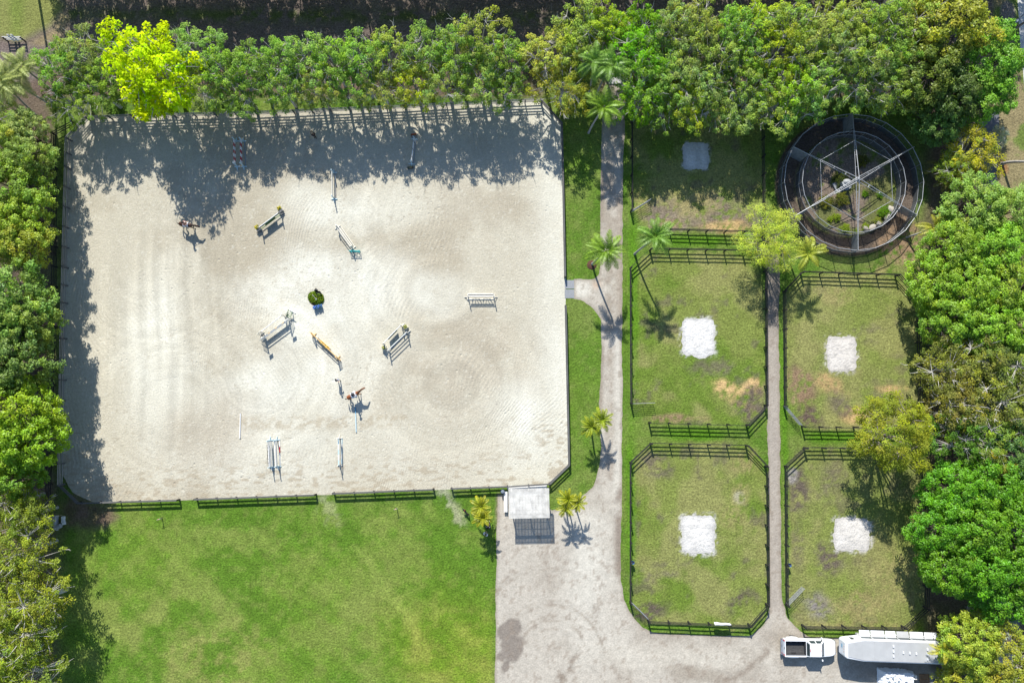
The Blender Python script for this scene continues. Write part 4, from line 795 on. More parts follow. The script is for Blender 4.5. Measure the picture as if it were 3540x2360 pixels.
R3 = (.42, .80, 1.18)
fence('arena_fence', 'low dark board fence with a flat cap around the sand arena', [
    [(1900, 1671), (1754, 1680), (1561, 1687)], [(1498, 1690), (1153, 1704)], [(1090, 1709), (677, 1724)], [(616, 1727), (275, 1737), (212, 1675)],
    [(1900, 1671), (1967, 1606), (1955, 1058)], [(1953, 957), (1942, 430), (1871, 350)]], .82, (.38, .72), 'grey_wood', cap=True, post_key='black_wood', rail_h=.16)
fence('arena_fence', 'weathered grey rail fence between the sand arena and the trees', [
    [(212, 1675), (220, 1170), (226, 924), (235, 580), (238, 482), (303, 411), (460, 404), (888, 394), (1400, 372), (1760, 354), (1871, 350)]], 1.25, (.35, .65, .95, 1.22), 'weathered', post_key='grey_wood')
fence('paddock_fence', 'black three rail fence of the shaded paddock behind the path', [[(2183, 360), (2183, 727)], [(2254, 794), (2571, 803), (2644, 806), (2642, 727), (2637, 356)]], 1.25, R3)
fence('paddock_fence', 'black three rail fence of the paddock beside the leaning palm', [[(2183, 1394), (2181, 926), (2250, 862), (2571, 868), (2600, 869), (2645, 936), (2648, 1400), (2585, 1468), (2246, 1460)]], 1.25, R3)
fence('paddock_fence', 'black three rail fence of the paddock with the white cloth on it', [[(2181, 2083), (2181, 1599), (2251, 1533), (2583, 1540), (2650, 1612), (2653, 2090), (2592, 2160), (2243, 2146)]], 1.25, R3)
fence('paddock_fence', 'black three rail fence of the paddock beside the round walker', [[(2716, 1403), (2713, 1007), (2774, 942), (3103, 952), (3145, 1001), (3170, 1040), (3178, 1400), (3168, 1482), (2958, 1476), (2778, 1474)]], 1.25, R3)
fence('paddock_fence', 'black three rail fence of the paddock in front of the trailer', [[(2722, 2091), (2718, 1611), (2785, 1548), (2975, 1550), (3120, 1554), (3190, 1620), (3197, 1806), (3202, 2100), (3126, 2167), (2778, 2163)]], 1.25, R3)
fence('boundary_fence', 'black rail fence under the trees outside the arena', [[(255, 424), (184, 462), (187, 580), (187, 990), (176, 1400), (166, 1744)]], 1.3, (.4, .8, 1.2))

def gate(p, q, label, h=1.2):
    a, b = V(*p, h), V(*q, h); a.z = b.z = 0; root = thing('paddock_gate', label, 'gate', a); d = (b - a)
    for z in np.linspace(.22, h, 6):
        m = MB(); m.tube(a + Vector((0, 0, z)), b + Vector((0, 0, z)), .024, n=6); part('bar', m, M['dull_steel'], root)
    for t in (0.01, .5, .99):
        m = MB(); m.tube(a + d * t + Vector((0, 0, .20)), a + d * t + Vector((0, 0, h + .02)), .026, n=6); part('upright', m, M['dull_steel'], root)
    return root
gate((2186, 727), (2251, 687), 'grey tube gate standing open in the shaded paddock'); gate((2186, 1395), (2265, 1392), 'grey tube gate standing open beside the driveway'); gate((2184, 2084), (2242, 2141), 'grey tube gate closing the paddock corner at the yard')
gate((2719, 1404), (2775, 1470), 'grey tube gate closing the corner of the paddock beside the walker'); gate((2728, 2091), (2783, 2034), 'grey tube gate standing open in the paddock in front of the trailer')

def bucket(px, py, r, h, key, label, z=0.0, name='bucket'):
    p = V(px, py, z + h); t = thing(name, label, 'bucket', (p.x, p.y, z)); m = MB(); n = 14
    m.lathe((0, 0, 0), [(r * .8, 0), (r, h), (r * 1.06, h), (r * .95, h - .02), (r * .78, .03)], n); lpart('shell', m, M[key], t)
    m = MB(); pts = [Vector((math.cos(a) * r, 0.02, h + .02 + .25 * r * math.sin(a))) for a in np.linspace(0, math.pi, 7)]; m.path(pts, [.01] * 7, 5); lpart('handle', m, M['dull_steel'], t); return t
bucket(2188, 1944, .2, .36, 'blue_plastic', 'dark blue bucket hung on the fence of the white cloth paddock', .55); bucket(2731, 1953, .2, .36, 'blue_plastic', 'blue bucket hung on the fence of the trailer paddock', .55)
# white cloth thrown over a fence
a = V(2474, 2158, 1.3); t = thing('white_cloth', 'white horse blanket thrown over the paddock fence rail', 'blanket', (a.x, a.y, 0)); m = MB(); g = []
nu, nv = 14, 9
for i in range(nu + 1):
    for j in range(nv + 1):
        u, v = i / nu, j / nv; taper = 1 - .75 * u * (v > .5) * (v - .5) * 2
        yy = (-.34 + .68 * v); zz = 1.34 - 1.6 * max(0, abs(yy) - .07) + .03 * math.sin(9 * u + 3 * v); g.append((a.x - .1 + 1.95 * u, a.y + yy * .55 * taper + .02 * math.sin(11 * u), zz))
m.add(g, [(i * (nv + 1) + j, (i + 1) * (nv + 1) + j, (i + 1) * (nv + 1) + j + 1, i * (nv + 1) + j + 1) for i in range(nu) for j in range(nv)], True); o = part('cloth', m, M['cloth_white'], t); sm_ = o.modifiers.new('thick', 'SOLIDIFY'); sm_.thickness = .012

# ================================================================== JUMPS
def pole_mesh(mb, p, q, r, bands):
    p, q = Vector(p), Vector(q); n = len(bands)
    for i, k in enumerate(bands): mb.mi = k; mb.tube(p.lerp(q, i / n), p.lerp(q, (i + 1) / n), r, n=8)
def jump(label, planes, poles=(), hs=1.5, post='white_paint', foot=.75, wings=None, boards=None):
    """planes: (A, B) ground pixels; poles: (plane, height, side offset, radius, [materials]); boards: (plane, z0, z1, t0, t1, material, style)"""
    W = [(V(*a), V(*b)) for a, b in planes]; mid = sum(((a + b) / 2 for a, b in W), Vector()) / len(W); root = thing('show_jump', label, 'jump', mid)
    for a, b in W:
        d = (b - a).normalized(); n = Vector((-d.y, d.x, 0))
        for e, sg in ((a, -1), (b, 1)):
            m = MB(); m.box(e + Vector((0, 0, hs / 2)), (.10, .10, hs), math.atan2(d.y, d.x)); part('standard', m, M[post], root)
            m = MB(); m.beam(e - n * foot / 2 + Vector((0, 0, .07)) + d * sg * .06, e + n * foot / 2 + Vector((0, 0, .07)) + d * sg * .06, .10, .12); part('foot', m, M[post], root)
            m = MB(); m.beam(e + d * sg * .11 + Vector((0, 0, .06)), e + d * sg * .48 + Vector((0, 0, .06)), .09, .09); part('foot', m, M[post], root)
            m = MB(); m.beam(e + d * sg * .42 + Vector((0, 0, .10)), e + d * sg * .06 + Vector((0, 0, .5)), .05, .05); part('brace', m, M[post], root)
            if wings:
                m = MB()
                for k in range(4): m.beam(e + d * sg * (.12 + .14 * k) + Vector((0, 0, .1)), e + d * sg * (.12 + .14 * k) + Vector((0, 0, hs * (.95 - .12 * k))), .04, .05)
                m.beam(e + d * sg * .1 + Vector((0, 0, .12)), e + d * sg * .6 + Vector((0, 0, .12)), .05, .06); m.beam(e + d * sg * .08 + Vector((0, 0, hs * .95)), e + d * sg * .6 + Vector((0, 0, hs * .58)), .05, .06); part('wing', m, M[wings], root)
    for pl, z, off, r, mats in poles:
        a, b = W[pl]; d = (b - a).normalized(); n = Vector((-d.y, d.x, 0)); ks = list(dict.fromkeys(mats)); m = MB()
        o_ = n * off + Vector((0, 0, z)); pole_mesh(m, a + o_ + d * .03, b + o_ - d * .03, r, [ks.index(k) for k in mats]); part('pole', m, [M[k] for k in ks], root)
        for e in (a, b):
            if z > .2: m = MB(); m.box(e + n * off * .6 + Vector((0, 0, z - r - .03)), (.08, abs(off) + .05, .04), math.atan2(d.y, d.x)); part('cup', m, M['dull_steel'], root)
    for bd in (boards or ()):
        pl, z0, z1, t0, t1, k, style = bd[:7]; off = bd[7] if len(bd) > 7 else .05
        a, b = W[pl]; d = (b - a).normalized(); n = Vector((-d.y, d.x, 0)); p, q = a.lerp(b, t0) + n * off, a.lerp(b, t1) + n * off; m = MB()
        if style == 'plank': m.beam(p + Vector((0, 0, (z0 + z1) / 2)), q + Vector((0, 0, (z0 + z1) / 2)), .035, z1 - z0)
        elif style == 'gate':
            m.beam(p + Vector((0, 0, z1)), q + Vector((0, 0, z1)), .04, .07); m.beam(p + Vector((0, 0, z0)), q + Vector((0, 0, z0)), .04, .07); L = (q - p).length; k_ = int(L / .22)
            for i in range(k_ + 1):
                s_ = p.lerp(q, i / k_); e_ = p.lerp(q, min(1, (i + (1 if i % 2 else -1) * .8) / k_) if 0 < i < k_ else i / k_); m.beam(s_ + Vector((0, 0, z0)), e_ + Vector((0, 0, z1)), .03, .04)
        elif style == 'scallop':
            m.beam(p + Vector((0, 0, z1 - .06)), q + Vector((0, 0, z1 - .06)), .035, .14)
            for c_ in (.27, .73):
                pts = [p.lerp(q, c_ + .2 * math.cos(t_)) + Vector((0, 0, z1 - .1 - (z1 - z0) * math.sin(t_))) for t_ in np.linspace(0, math.pi, 10)]
                for s_, e_ in zip(pts[:-1], pts[1:]): m.beam(s_, e_, .035, .09)
                for c2 in (-.1, .1): m.beam(p.lerp(q, c_ + c2) + Vector((0, 0, z1)), p.lerp(q, c_ + c2 * .3) + Vector((0, 0, z0 + .06)), .035, .06)
        elif style == 'hedge':
            m.beam(p + Vector((0, 0, (z0 + z1) / 2)), q + Vector((0, 0, (z0 + z1) / 2)), .05, z1 - z0)
            L = (q - p).length
            for i in range(int(L / .16)): c_ = p.lerp(q, (i + .5) / int(L / .16)); m.box(c_ + Vector((0, 0, z1 + .04 * (i % 2))), (.10, .055, .12), math.atan2(d.y, d.x))
        part({'plank': 'plank', 'gate': 'hanging_gate', 'scallop': 'scalloped_plank', 'hedge': 'panel'}[style], m, M[k], root)
    return root
RW = ['white_paint', 'red_paint'] * 3 + ['white_paint']; WH = ['white_paint']; OW = ['off_white']; PB = ['pale_blue', 'white_paint', 'pale_blue', 'white_paint', 'pale_blue']
jump('oxer of red and white striped poles in the tree shade', [((819, 490), (821, 575)), ((842, 490), (844, 575))], [(0, .95, -.05, .055, RW), (0, .55, -.05, .055, RW), (1, 1.0, -.05, .055, RW), (1, .6, -.05, .055, RW)], 1.5, 'pale_blue', .7)
jump('white plank jump with black marks between two red flower stands', [((1433, 483), (1424, 566))], [(0, .95, .06, .05, WH)], 1.3, 'pale_blue', .8, boards=[(0, .48, .78, .02, .98, 'white_paint', 'plank', .09)])
jump('white plank vertical at the edge of the tree shade', [((1155, 599), (1156, 687))], [(0, .9, -.06, .05, OW)], 1.5, 'pale_blue', .75, boards=[(0, .45, .7, .02, .98, 'off_white', 'plank', -.09)])
jump('green and white jump with a hedge panel and yellow flower boxes', [((906, 795), (974, 744))], [(0, 1.05, .07, .055, WH), (0, .80, .05, .05, ['dark_green']), (0, .25, .05, .05, ['green_paint'])], 1.45, 'weathered', .6, boards=[(0, .3, .72, .25, .75, 'dark_green', 'hedge', .05), (0, .86, .98, .02, .98, 'green_paint', 'plank', .03)])
jump('slanting pair of white poles beside the teal lattice gate', [((1169, 787), (1220, 857))], [(0, .85, .12, .06, OW), (0, .45, .08, .05, OW), (0, .9, -.10, .05, OW)], 1.35, 'off_white', .8)
jump('white jump with a scalloped hanging plank standing alone', [((1619, 1027), (1707, 1027))], [(0, .95, 0, .055, WH)], 1.45, 'off_white', .75, boards=[(0, .28, .85, .04, .96, 'off_white', 'scallop', .03)])
jump('large white and blue oxer with number boards and a green wing', [((920, 1169), (1000, 1110)), ((913, 1149), (985, 1093))], [(0, 1.05, 0, .055, ['slate', 'slate', 'tan_paint', 'slate', 'slate', 'tan_paint', 'slate', 'slate', 'tan_paint', 'slate']), (0, .75, 0, .055, WH), (1, 1.1, 0, .05, WH), (0, .4, .06, .05, WH)], 1.55, 'off_white', .8, boards=[(0, .5, .72, .02, .98, 'white_paint', 'plank', .08)], wings='off_white')
jump('tan plank jump with slatted wings and yellow flowers', [((1088, 1160), (1168, 1236))], [(0, .85, .05, .05, ['tan_paint'])], 1.3, 'tan_paint', .7, wings='tan_paint', boards=[(0, .45, .62, .02, .98, 'tan_paint', 'plank', .05), (0, .12, .3, .1, .9, 'off_white', 'plank', -.05)])
jump('green and white oxer with a hedge panel and square flower boxes', [((1346, 1213), (1410, 1151)), ((1330, 1189), (1390, 1127))], [(1, 1.05, 0, .05, WH), (1, .85, .03, .05, ['green_paint']), (0, 1.1, 0, .055, WH), (0, .8, .1, .05, ['dark_green']), (0, .5, .1, .05, ['slate'])], 1.45, 'off_white', .65, boards=[(1, .25, .7, .25, .75, 'dark_green', 'hedge', .0)])
jump('white plank oxer with a lattice hanging gate near the lawn fence', [((936, 1522), (941, 1612)), ((959, 1521), (963, 1610))], [(0, 1.0, 0, .055, WH), (1, 1.05, 0, .055, WH), (1, .7, .06, .05, WH)], 1.5, 'pale_blue', .7, boards=[(0, .62, .92, .02, .98, 'white_paint', 'plank', .12), (0, .15, .55, .15, .95, 'grey_wood', 'gate', -.3), (0, .3, .55, .02, .98, 'white_paint', 'plank', .2)])
jump('narrow vertical of pale blue poles near the lawn fence', [((1175, 1515), (1176, 1606))], [(0, 1.0, .1, .055, PB), (0, .7, -.04, .05, PB)], 1.45, 'off_white', .7)

def gpole(p, q, mats, label, r=.055):
    a, b = V(*p), V(*q); root = thing('ground_pole', label, 'pole', (a + b) / 2); ks = list(dict.fromkeys(mats)); m = MB(); pole_mesh(m, a + Vector((0, 0, r + .008)), b + Vector((0, 0, r + .008)), r, [ks.index(k) for k in mats]); part('pole', m, [M[k] for k in ks], root)
    for e, s_ in ((a, -1), (b, 1)): m = MB(); d = (b - a).normalized(); m.tube(e + d * s_ * .0 + Vector((0, 0, r + .008)), e + d * s_ * .02 + Vector((0, 0, r + .008)), r * 1.04, n=8); part('end_cap', m, M['grey_plastic'], root)
gpole((832, 1428), (830, 1514), WH, 'white pole lying alone on the sand', .07); gpole((1229, 1407), (1232, 1493), ['blue_paint', 'pale_blue', 'pale_blue', 'pale_blue'], 'pale blue pole lying in the shadow of the chestnut horse', .07)
gpole((846, 492), (850, 573), ['slate'], 'grey pole on the ground beside the red and white oxer'); gpole((1437, 484), (1430, 564), ['slate'], 'grey pole on the ground beside the plank with black marks'); gpole((1160, 601), (1161, 687), ['slate', 'weathered'], 'grey pole on the ground beside the white plank vertical'); gpole((1183, 1516), (1182, 1603), PB, 'pale blue pole on the ground beside the narrow vertical')
gpole((1617, 1016), (1706, 1016), WH, 'white pole on the ground on one side of the scalloped jump, away from its shadow'); gpole((1618, 1035), (1706, 1034), OW, 'white pole on the ground under the shadow of the scalloped jump'); gpole((1178, 783), (1227, 854), OW, 'white pole on the ground beside the slanting white poles'); gpole((967, 1522), (969, 1608), ['white_paint', 'red_paint', 'white_paint', 'white_paint'], 'white pole with a red band on the ground beside the lattice oxer')
gpole((1352, 1205), (1412, 1147), ['slate'], 'dark pole on the ground under the green and white oxer'); gpole((1100, 1166), (1150, 1232), ['weathered'], 'grey pole on the ground beside the tan jump')
# black marks on the plank
a, b_ = V(1433, 483), V(1424, 566); n_ = Vector((-(b_ - a).y, (b_ - a).x, 0)).normalized()
for ob in [o for o in C.objects if o.name.startswith('show_jump') and 'black marks' in o['label']]:
    for t_ in (.18, .5, .82):
        m = MB()
        for k in (-1, 0, 1): p = a.lerp(b_, t_ + k * .025) + n_ * .115 + Vector((0, 0, .63)); m.box(p, (.035, .012, .22), math.atan2((b_ - a).y, (b_ - a).x))
        for k in (-1, 0, 1): p = a.lerp(b_, t_ + k * .025) + n_ * .06 + Vector((0, 0, 1.0)); m.box(p, (.035, .09, .012), math.atan2((b_ - a).y, (b_ - a).x))
        part('mark', m, M['black_plastic'], ob)

def flowers(root, c, sx, sy, h, n, fcol, gcol, seed, ang=0.0, name='flowers', leaf_frac=.45, size=.12):
    rs = np.random.RandomState(seed); P = rs.uniform(-.5, .5, (n, 3)) * np.array((sx, sy, h)); P[:, 2] += h * .5 + .1 * h * np.cos(P[:, 0] / sx * 3); ca, sa = math.cos(ang), math.sin(ang); Q = P.copy(); Q[:, 0] = P[:, 0] * ca - P[:, 1] * sa; Q[:, 1] = P[:, 0] * sa + P[:, 1] * ca
    isl = rs.uniform(size=n) < leaf_frac; Q[isl, 2] -= h * .2; T = np.where(isl[:, None], np.array(gcol), np.array(fcol)) * rs.uniform(.7, 1.25, (n, 1)); Nn = rs.normal(size=(n, 3)) * .5 + np.array((0, 0, 1)); c = Vector(c) - root.location
    me = leaf_mesh(name, Q + np.array(c), Nn, size * rs.uniform(.6, 1.3, n), .8, T, rs); me.materials.append(M['petal']); o = link(name, me, None, root); return o
def flower_box(px, py, sx, sy, h, fcol, boxk, label, ang=0, name='flower_box', fh=.3, n=160, size=.12, over=1.0, fdx=0, fdy=0):
    p = V(px, py); t = thing(name, label, 'flower box', p); m = MB(); m.box((0, 0, h / 2), (sx, sy, h), ang); m.box((0, 0, h - .02), (sx + .06, sy + .06, .05), ang); lpart('box', m, M[boxk], t)
    flowers(t, p + Vector((fdx, fdy, h - .05)), sx * over, sy * over, fh, n, fcol, (.10, .18, .03), int(px), ang, size=size); return t
YEL = (.62, .52, .06)
flower_box(897, 793, .5, .45, .5, YEL, 'weathered', 'grey box of yellow flowers beside the weathered standard of the hedge jump', R(35), fdx=-.15, fdy=.15); flower_box(973, 729, .5, .4, .5, YEL, 'weathered', 'grey box of yellow flowers behind the hedge jump with its standard in front', R(35), fdx=-.1, fdy=.2)
flower_box(1330, 1203, .45, .45, .55, (.42, .42, .10), 'off_white', 'white square box of yellow green plants at the oxer end facing the tan jump', R(43), n=90); flower_box(1404, 1131, .45, .45, .55, (.42, .42, .10), 'off_white', 'white square box of yellow green plants at the oxer end away from the tan jump', R(43), n=90)
flower_box(1432, 470, .75, .22, .35, (.34, .04, .03), 'weathered', 'box of dark red flowers behind the plank with black marks', R(5), n=140, size=.10); flower_box(1420, 582, .75, .22, .3, (.10, .05, .035), 'grey_wood', 'dark planter box in front of the plank with black marks', R(5), n=60, size=.08)
flower_box(1124, 1193, 1.5, .28, .3, (.72, .48, .03), 'tan_paint', 'long tan box of yellow flowers in the middle of the tan jump', R(-42), n=330, over=.95, fh=.32); flower_box(1101, 1062, 1.05, .34, .38, (.13, .25, .68), 'blue_paint', 'box of bright blue flowers beside the green mound', R(16), n=330, over=1.05, fh=.3, size=.14)
t = thing('flower_mound', 'green leafy mound on the sand beside the blue flowers', 'plants', V(1093, 1030), 0); rs = np.random.RandomState(5); n = 1500; a_ = rs.uniform(0, 6.28, n); r_ = np.sqrt(rs.uniform(size=n)); X_ = r_ * np.cos(a_) * 1.02; Y_ = r_ * np.sin(a_) * .85 - .15 * X_; k_ = .42 * np.sqrt(np.clip(1 - r_ ** 2, 0, 1)) * rs.uniform(.5, 1.1, n) + .04
me = leaf_mesh('foliage', np.stack([X_, Y_, k_], 1), rs.normal(size=(n, 3)) * .45 + np.array((0, 0, 1)), .17 * rs.uniform(.6, 1.3, n), .45, np.array((.14, .235, .022)) * rs.uniform(.5, 1.4, (n, 1)) * np.where(rs.uniform(size=(n, 1)) < .12, np.array((2.0, 1.5, .8)), np.array((1., 1., 1.))), rs); me.materials.append(M['petal']); link('foliage', me, None, t)
m = MB(); m.lathe((0, -.05, 0), [(.95, 0), (.85, .12), (.45, .28), (.1, .34)], 14); lpart('soil', m, M['mulch'], t)
bucket(1092, 1003, .20, .42, 'black_plastic', 'smaller black bucket at the edge of the green mound'); bucket(1102, 1014, .29, .45, 'black_plastic', 'larger black bucket standing in the green mound')
p = V(1092, 1030); t = thing('garden_hoe', 'wooden handled hoe lying on the green mound', 'hoe', p); m = MB(); m.tube((-.33, .38, .48), (.12, -.15, .46), .02, n=6); lpart('handle', m, M['off_white'], t); m = MB(); m.box((.16, -.2, .44), (.24, .12, .04), R(40)); lpart('blade', m, M['dull_steel'], t)
# teal lattice gate
a, b_ = V(1211, 870), V(1246, 870); t = thing('lattice_gate', 'teal lattice gate panel with round openings standing on the sand', 'gate', (a + b_) / 2); L = (b_ - a).length
m = MB()
for z in (.06, .72): m.beam((-L / 2, 0, z), (L / 2, 0, z), .05, .07)
for x_ in (-L / 2, 0, L / 2): m.beam((x_, 0, 0), (x_, 0, .76), .05, .07)
lpart('frame', m, M['teal_paint'], t)
for cx_ in (-L / 4, L / 4):
    m = MB(); pts = [(cx_ + .2 * math.cos(q), 0, .39 + .2 * math.sin(q)) for q in np.linspace(0, 2 * math.pi, 13)]
    for s_, e_ in zip(pts[:-1], pts[1:]): m.beam(s_, e_, .04, .05)
    for q in range(8): an = q * math.pi / 4; m.beam((cx_ + .2 * math.cos(an), 0, .39 + .2 * math.sin(an)), (cx_ + .3 * math.cos(an), 0, .39 + .33 * math.sin(an)), .03, .03)
    lpart('ring', m, M['teal_paint'], t)
for s_ in (-1, 1): m = MB(); m.beam((s_ * L * .4, -.2, .04), (s_ * L * .4, .2, .04), .06, .06); lpart('foot', m, M['teal_paint'], t)
# green wing and number boards of the large oxer
a = V(1003, 1090); t = thing('jump_wing', 'bright green wing frame at the end of the large white and blue oxer', 'jump wing', a, R(-35)); m = MB()
for x_ in (-.28, .28): m.beam((x_, -.35, .1), (x_, .55, .95), .06, .07)
for k in range(4): m.beam((-.28, -.3 + .25 * k, .15 + .22 * k), (.28, -.3 + .25 * k, .15 + .22 * k), .05, .05)
lpart('frame', m, M['green_paint'], t); m = MB(); m.beam((-.4, .6, .05), (.4, .6, .05), .1, .1); m.beam((-.4, -.35, .05), (.4, -.35, .05), .1, .1); m.beam((0, .5, 0), (0, .5, .9), .07, .07); lpart('foot', m, M['white_paint'], t)
for px_, py_ in ((922, 1171), (1003, 1111)):
    ob = [o for o in C.objects if o.name.startswith('show_jump') and 'number boards' in o['label']][0]; p = V(px_, py_); m = MB(); m.box(p + Vector((.18, -.02, 1.78)), (.55, .03, .42), R(38)); part('number_board', m, M['white_paint'], ob); m = MB(); m.tube(p + Vector((0, 0, 1.45)), p + Vector((.1, -.03, 1.7)), .03, n=6); part('bracket', m, M['white_paint'], ob)
# rail jump in the corner beyond the palms
a, b_ = V(28, 145), V(91, 145); t = thing('rail_jump', 'white three board jump on two dark posts in the grassy corner', 'jump', (a + b_) / 2); L = (b_ - a).length
for x_ in (-L / 2 + .06, L / 2 - .06): m = MB(); m.box((x_, 0, .56), (.14, .14, 1.12)); lpart('post', m, M['dark_bark'], t)
for z in (.42, .74, 1.06): m = MB(); m.beam((-L / 2 - .02, .09, z), (L / 2 + .02, .09, z), .05, .15); lpart('board', m, M['white_paint'], t)
for x_ in (-.25, .2): m = MB(); m.box((x_, .15, .74), (.28, .04, 1.35), mat=Matrix.Rotation(-.12, 3, 'X')); lpart('upright_board', m, M['white_paint'], t)
# ================================================================== ROUND WALKER
wc = V(2924, 646); wk = thing('horse_walker', 'round horse walker with two wire ring fences and six steel arms', 'horse walker', wc)
NP = 24
def ring(Rr, h, hp, pm, top):
    pts = [Vector((Rr * math.cos(2 * math.pi * k / NP), Rr * math.sin(2 * math.pi * k / NP), 0)) for k in range(NP)]
    for k in range(NP):
        p, q = pts[k], pts[(k + 1) % NP]; up = Vector((0, 0, 1))
        m = MB(); m.tube(p, p + up * h, .042, n=6); lpart('post', m, M['dull_steel'], wk); m = MB(); m.tube(p + up * h, q + up * h, .04, n=6); lpart('top_rail', m, M[top], wk)
        m = MB(); m.tube(p + up * hp, q + up * hp, .028, n=6); lpart('mid_rail', m, M['dull_steel'], wk)
        m = MB(); m.add([p + up * .02, q + up * .02, q + up * hp, p + up * hp], [(0, 1, 2, 3)]); lpart('screen_panel', m, M[pm], wk)
        m = MB(); m.add([p + up * (hp + .03), q + up * (hp + .03), q + up * (h - .04), p + up * (h - .04)], [(0, 1, 2, 3)]); lpart('wire_panel', m, M['wire_screen_pale'], wk)
ring(8.6, 2.15, 1.05, 'wire_screen', 'steel'); ring(6.4, 2.15, 1.05, 'wire_screen', 'steel')
m = MB(); m.lathe((0, 0, 0), [(.5, 0), (.5, .12), (.26, .14), (.24, 2.0), (.18, 2.1), (.18, 3.35), (.1, 3.4)], 12); lpart('mast', m, M['dull_steel'], wk)
HUB = Vector((0, 0, 3.05))
for k in range(6):
    an = math.pi / 2 + k * math.pi / 3; d = Vector((math.cos(an), math.sin(an), 0)); s = Vector((-d.y, d.x, 0)); m = MB(); e = d * 8.6 + Vector((0, 0, 2.45))
    m.tube(HUB + s * .22, d * 6.3 + s * .05 + Vector((0, 0, 2.62)), .034, n=6); m.tube(HUB - s * .22, d * 6.3 - s * .05 + Vector((0, 0, 2.62)), .034, n=6); m.tube(d * 6.2 + Vector((0, 0, 2.62)), e, .05, n=6)
    for t_ in (.25, .5, .75): p = HUB.lerp(d * 6.3 + Vector((0, 0, 2.62)), t_); m.tube(p - s * .2 * (1 - t_ * .8), p + s * .2 * (1 - t_ * .8), .03, n=5)
    arm = lpart('arm', m, M['steel'], wk)
    m = MB(); m.tube(Vector((0, 0, 3.4)), d * 4.8 + Vector((0, 0, 2.78)), .018, n=5); lpart('stay_cable', m, M['steel'], wk)
    d2 = Vector((math.cos(an + math.pi / 3), math.sin(an + math.pi / 3), 0)); m = MB(); m.tube(d * 5.0 + Vector((0, 0, 2.7)), d2 * 5.0 + Vector((0, 0, 2.7)), .028, n=5); lpart('brace', m, M['steel'], wk)
    m = MB(); p, q = d * 6.6 + s * .0, d * 8.55; m.add([p + Vector((0, 0, .35)) + s * .25, q + Vector((0, 0, .35)) + s * .25, q + Vector((0, 0, 2.4)), p + Vector((0, 0, 2.55))], [(0, 1, 2, 3)]); dv = lpart('divider_panel', m, M['divider'], wk)
m = MB(); m.box((-.55, .1, .11), (2.0, 1.5, .22), R(25)); lpart('drive_base', m, M['dull_steel'], wk)
m = MB(); m.box((-.45, .2, .62), (.9, .6, .8), R(25)); m.ball((-.3, .35, .95), .48, 10, 6, (1.1, .8, .6)); m.tube((-.9, -.3, .5), (-.3, -.2, .7), .16, n=8); lpart('motor_housing', m, M['grey_plastic'], wk)
for px_, py_, r_ in ((3066, 752, .55), (3035, 776, .45), (3013, 788, .5), (2990, 790, .4), (3078, 728, .6)):
    p = V(px_, py_); m = MB(); m.ball((0, 0, r_ * .35), r_, 9, 6, (1.2, .8, .6)); o = link('rock', m.mesh('rock'), M['rock'], None, p, (0, 0, RNG.uniform(0, 3))); tag(o, 'pale limestone rock inside the walker ring', 'rock', 'rocks inside the walker ring')

# ================================================================== SHELTER
H_ = 2.75; c0 = (V(1757, 1689, H_) + V(1901, 1788, H_)) / 2; wx = V(1901, 1740, H_).x - V(1762, 1740, H_).x; wy = V(1830, 1687, H_).y - V(1830, 1790, H_).y
sh = thing('shelter', 'open viewing shelter with a stained white roof at the arena fence', 'shelter', (c0.x, c0.y, 0), R(1.2)); hx, hy = wx / 2, wy / 2
for x_ in (-hx + .3, 0, hx - .3):
    for y_ in (-hy + .45, hy - .35): m = MB(); m.box((x_, y_, H_ / 2 - .05), (.13, .13, H_ - .1)); lpart('post', m, M['white_paint'], sh)
for y_ in (-hy + .45, hy - .35): m = MB(); m.beam((-hx + .05, y_, H_ - .17), (hx - .05, y_, H_ - .17), .10, .2); lpart('beam', m, M['grey_wood'], sh)
for k in range(13): x_ = -hx + .1 + (2 * hx - .2) * k / 12; m = MB(); m.beam((x_, -hy + .03, H_ - .04), (x_, hy - .03, H_ + .0), .05, .09); lpart('rafter', m, M['grey_wood'], sh)
for k in range(5): y_ = -hy + .15 + (2 * hy - .3) * k / 4; m = MB(); m.beam((-hx + .05, y_, H_ + .055), (hx - .05, y_, H_ + .055), .05, .03); lpart('purlin', m, M['weathered'], sh)
npan = 6
for k in range(npan):
    x0, x1 = -hx + 2 * hx * k / npan - .03, -hx + 2 * hx * (k + 1) / npan + .03; m = MB(); nn = 16; vv = []
    for j in range(nn + 1):
        for y_ in (-hy, hy): vv.append((x0 + (x1 - x0) * j / nn, y_ + RNG.uniform(-.01, .01), H_ + .095 + .008 * (k % 2) + .018 * (j % 2)))
    m.add(vv, [(2 * j, 2 * j + 2, 2 * j + 3, 2 * j + 1) for j in range(nn)], True); lpart('roof_sheet', m, M['roof_sheet'], sh)
m = MB(); m.box((0, 0, .03), (2 * hx - .3, 2 * hy - .2, .05)); lpart('floor', m, M['concrete'], sh)
def bench(p, L, ang, label):
    t = thing('bench', label, 'bench', p, ang); 
    for k in range(2): m = MB(); m.box((0, -.11 + .22 * k, .46), (L, .20, .05)); lpart('seat_plank', m, M['white_paint'], t)
    for x_ in (-L * .4, L * .4): m = MB(); m.box((x_, 0, .22), (.08, .36, .44)); lpart('leg', m, M['white_paint'], t)
a = V(1748, 1733, .46); bench((a.x, a.y, 0), 2.5, R(90), 'long white bench along the side of the shelter'); a = V(1822, 1681, .46); bench((a.x, a.y - .05, 0), 4.8, R(1.5), 'long white bench between the shelter roof and the arena fence')
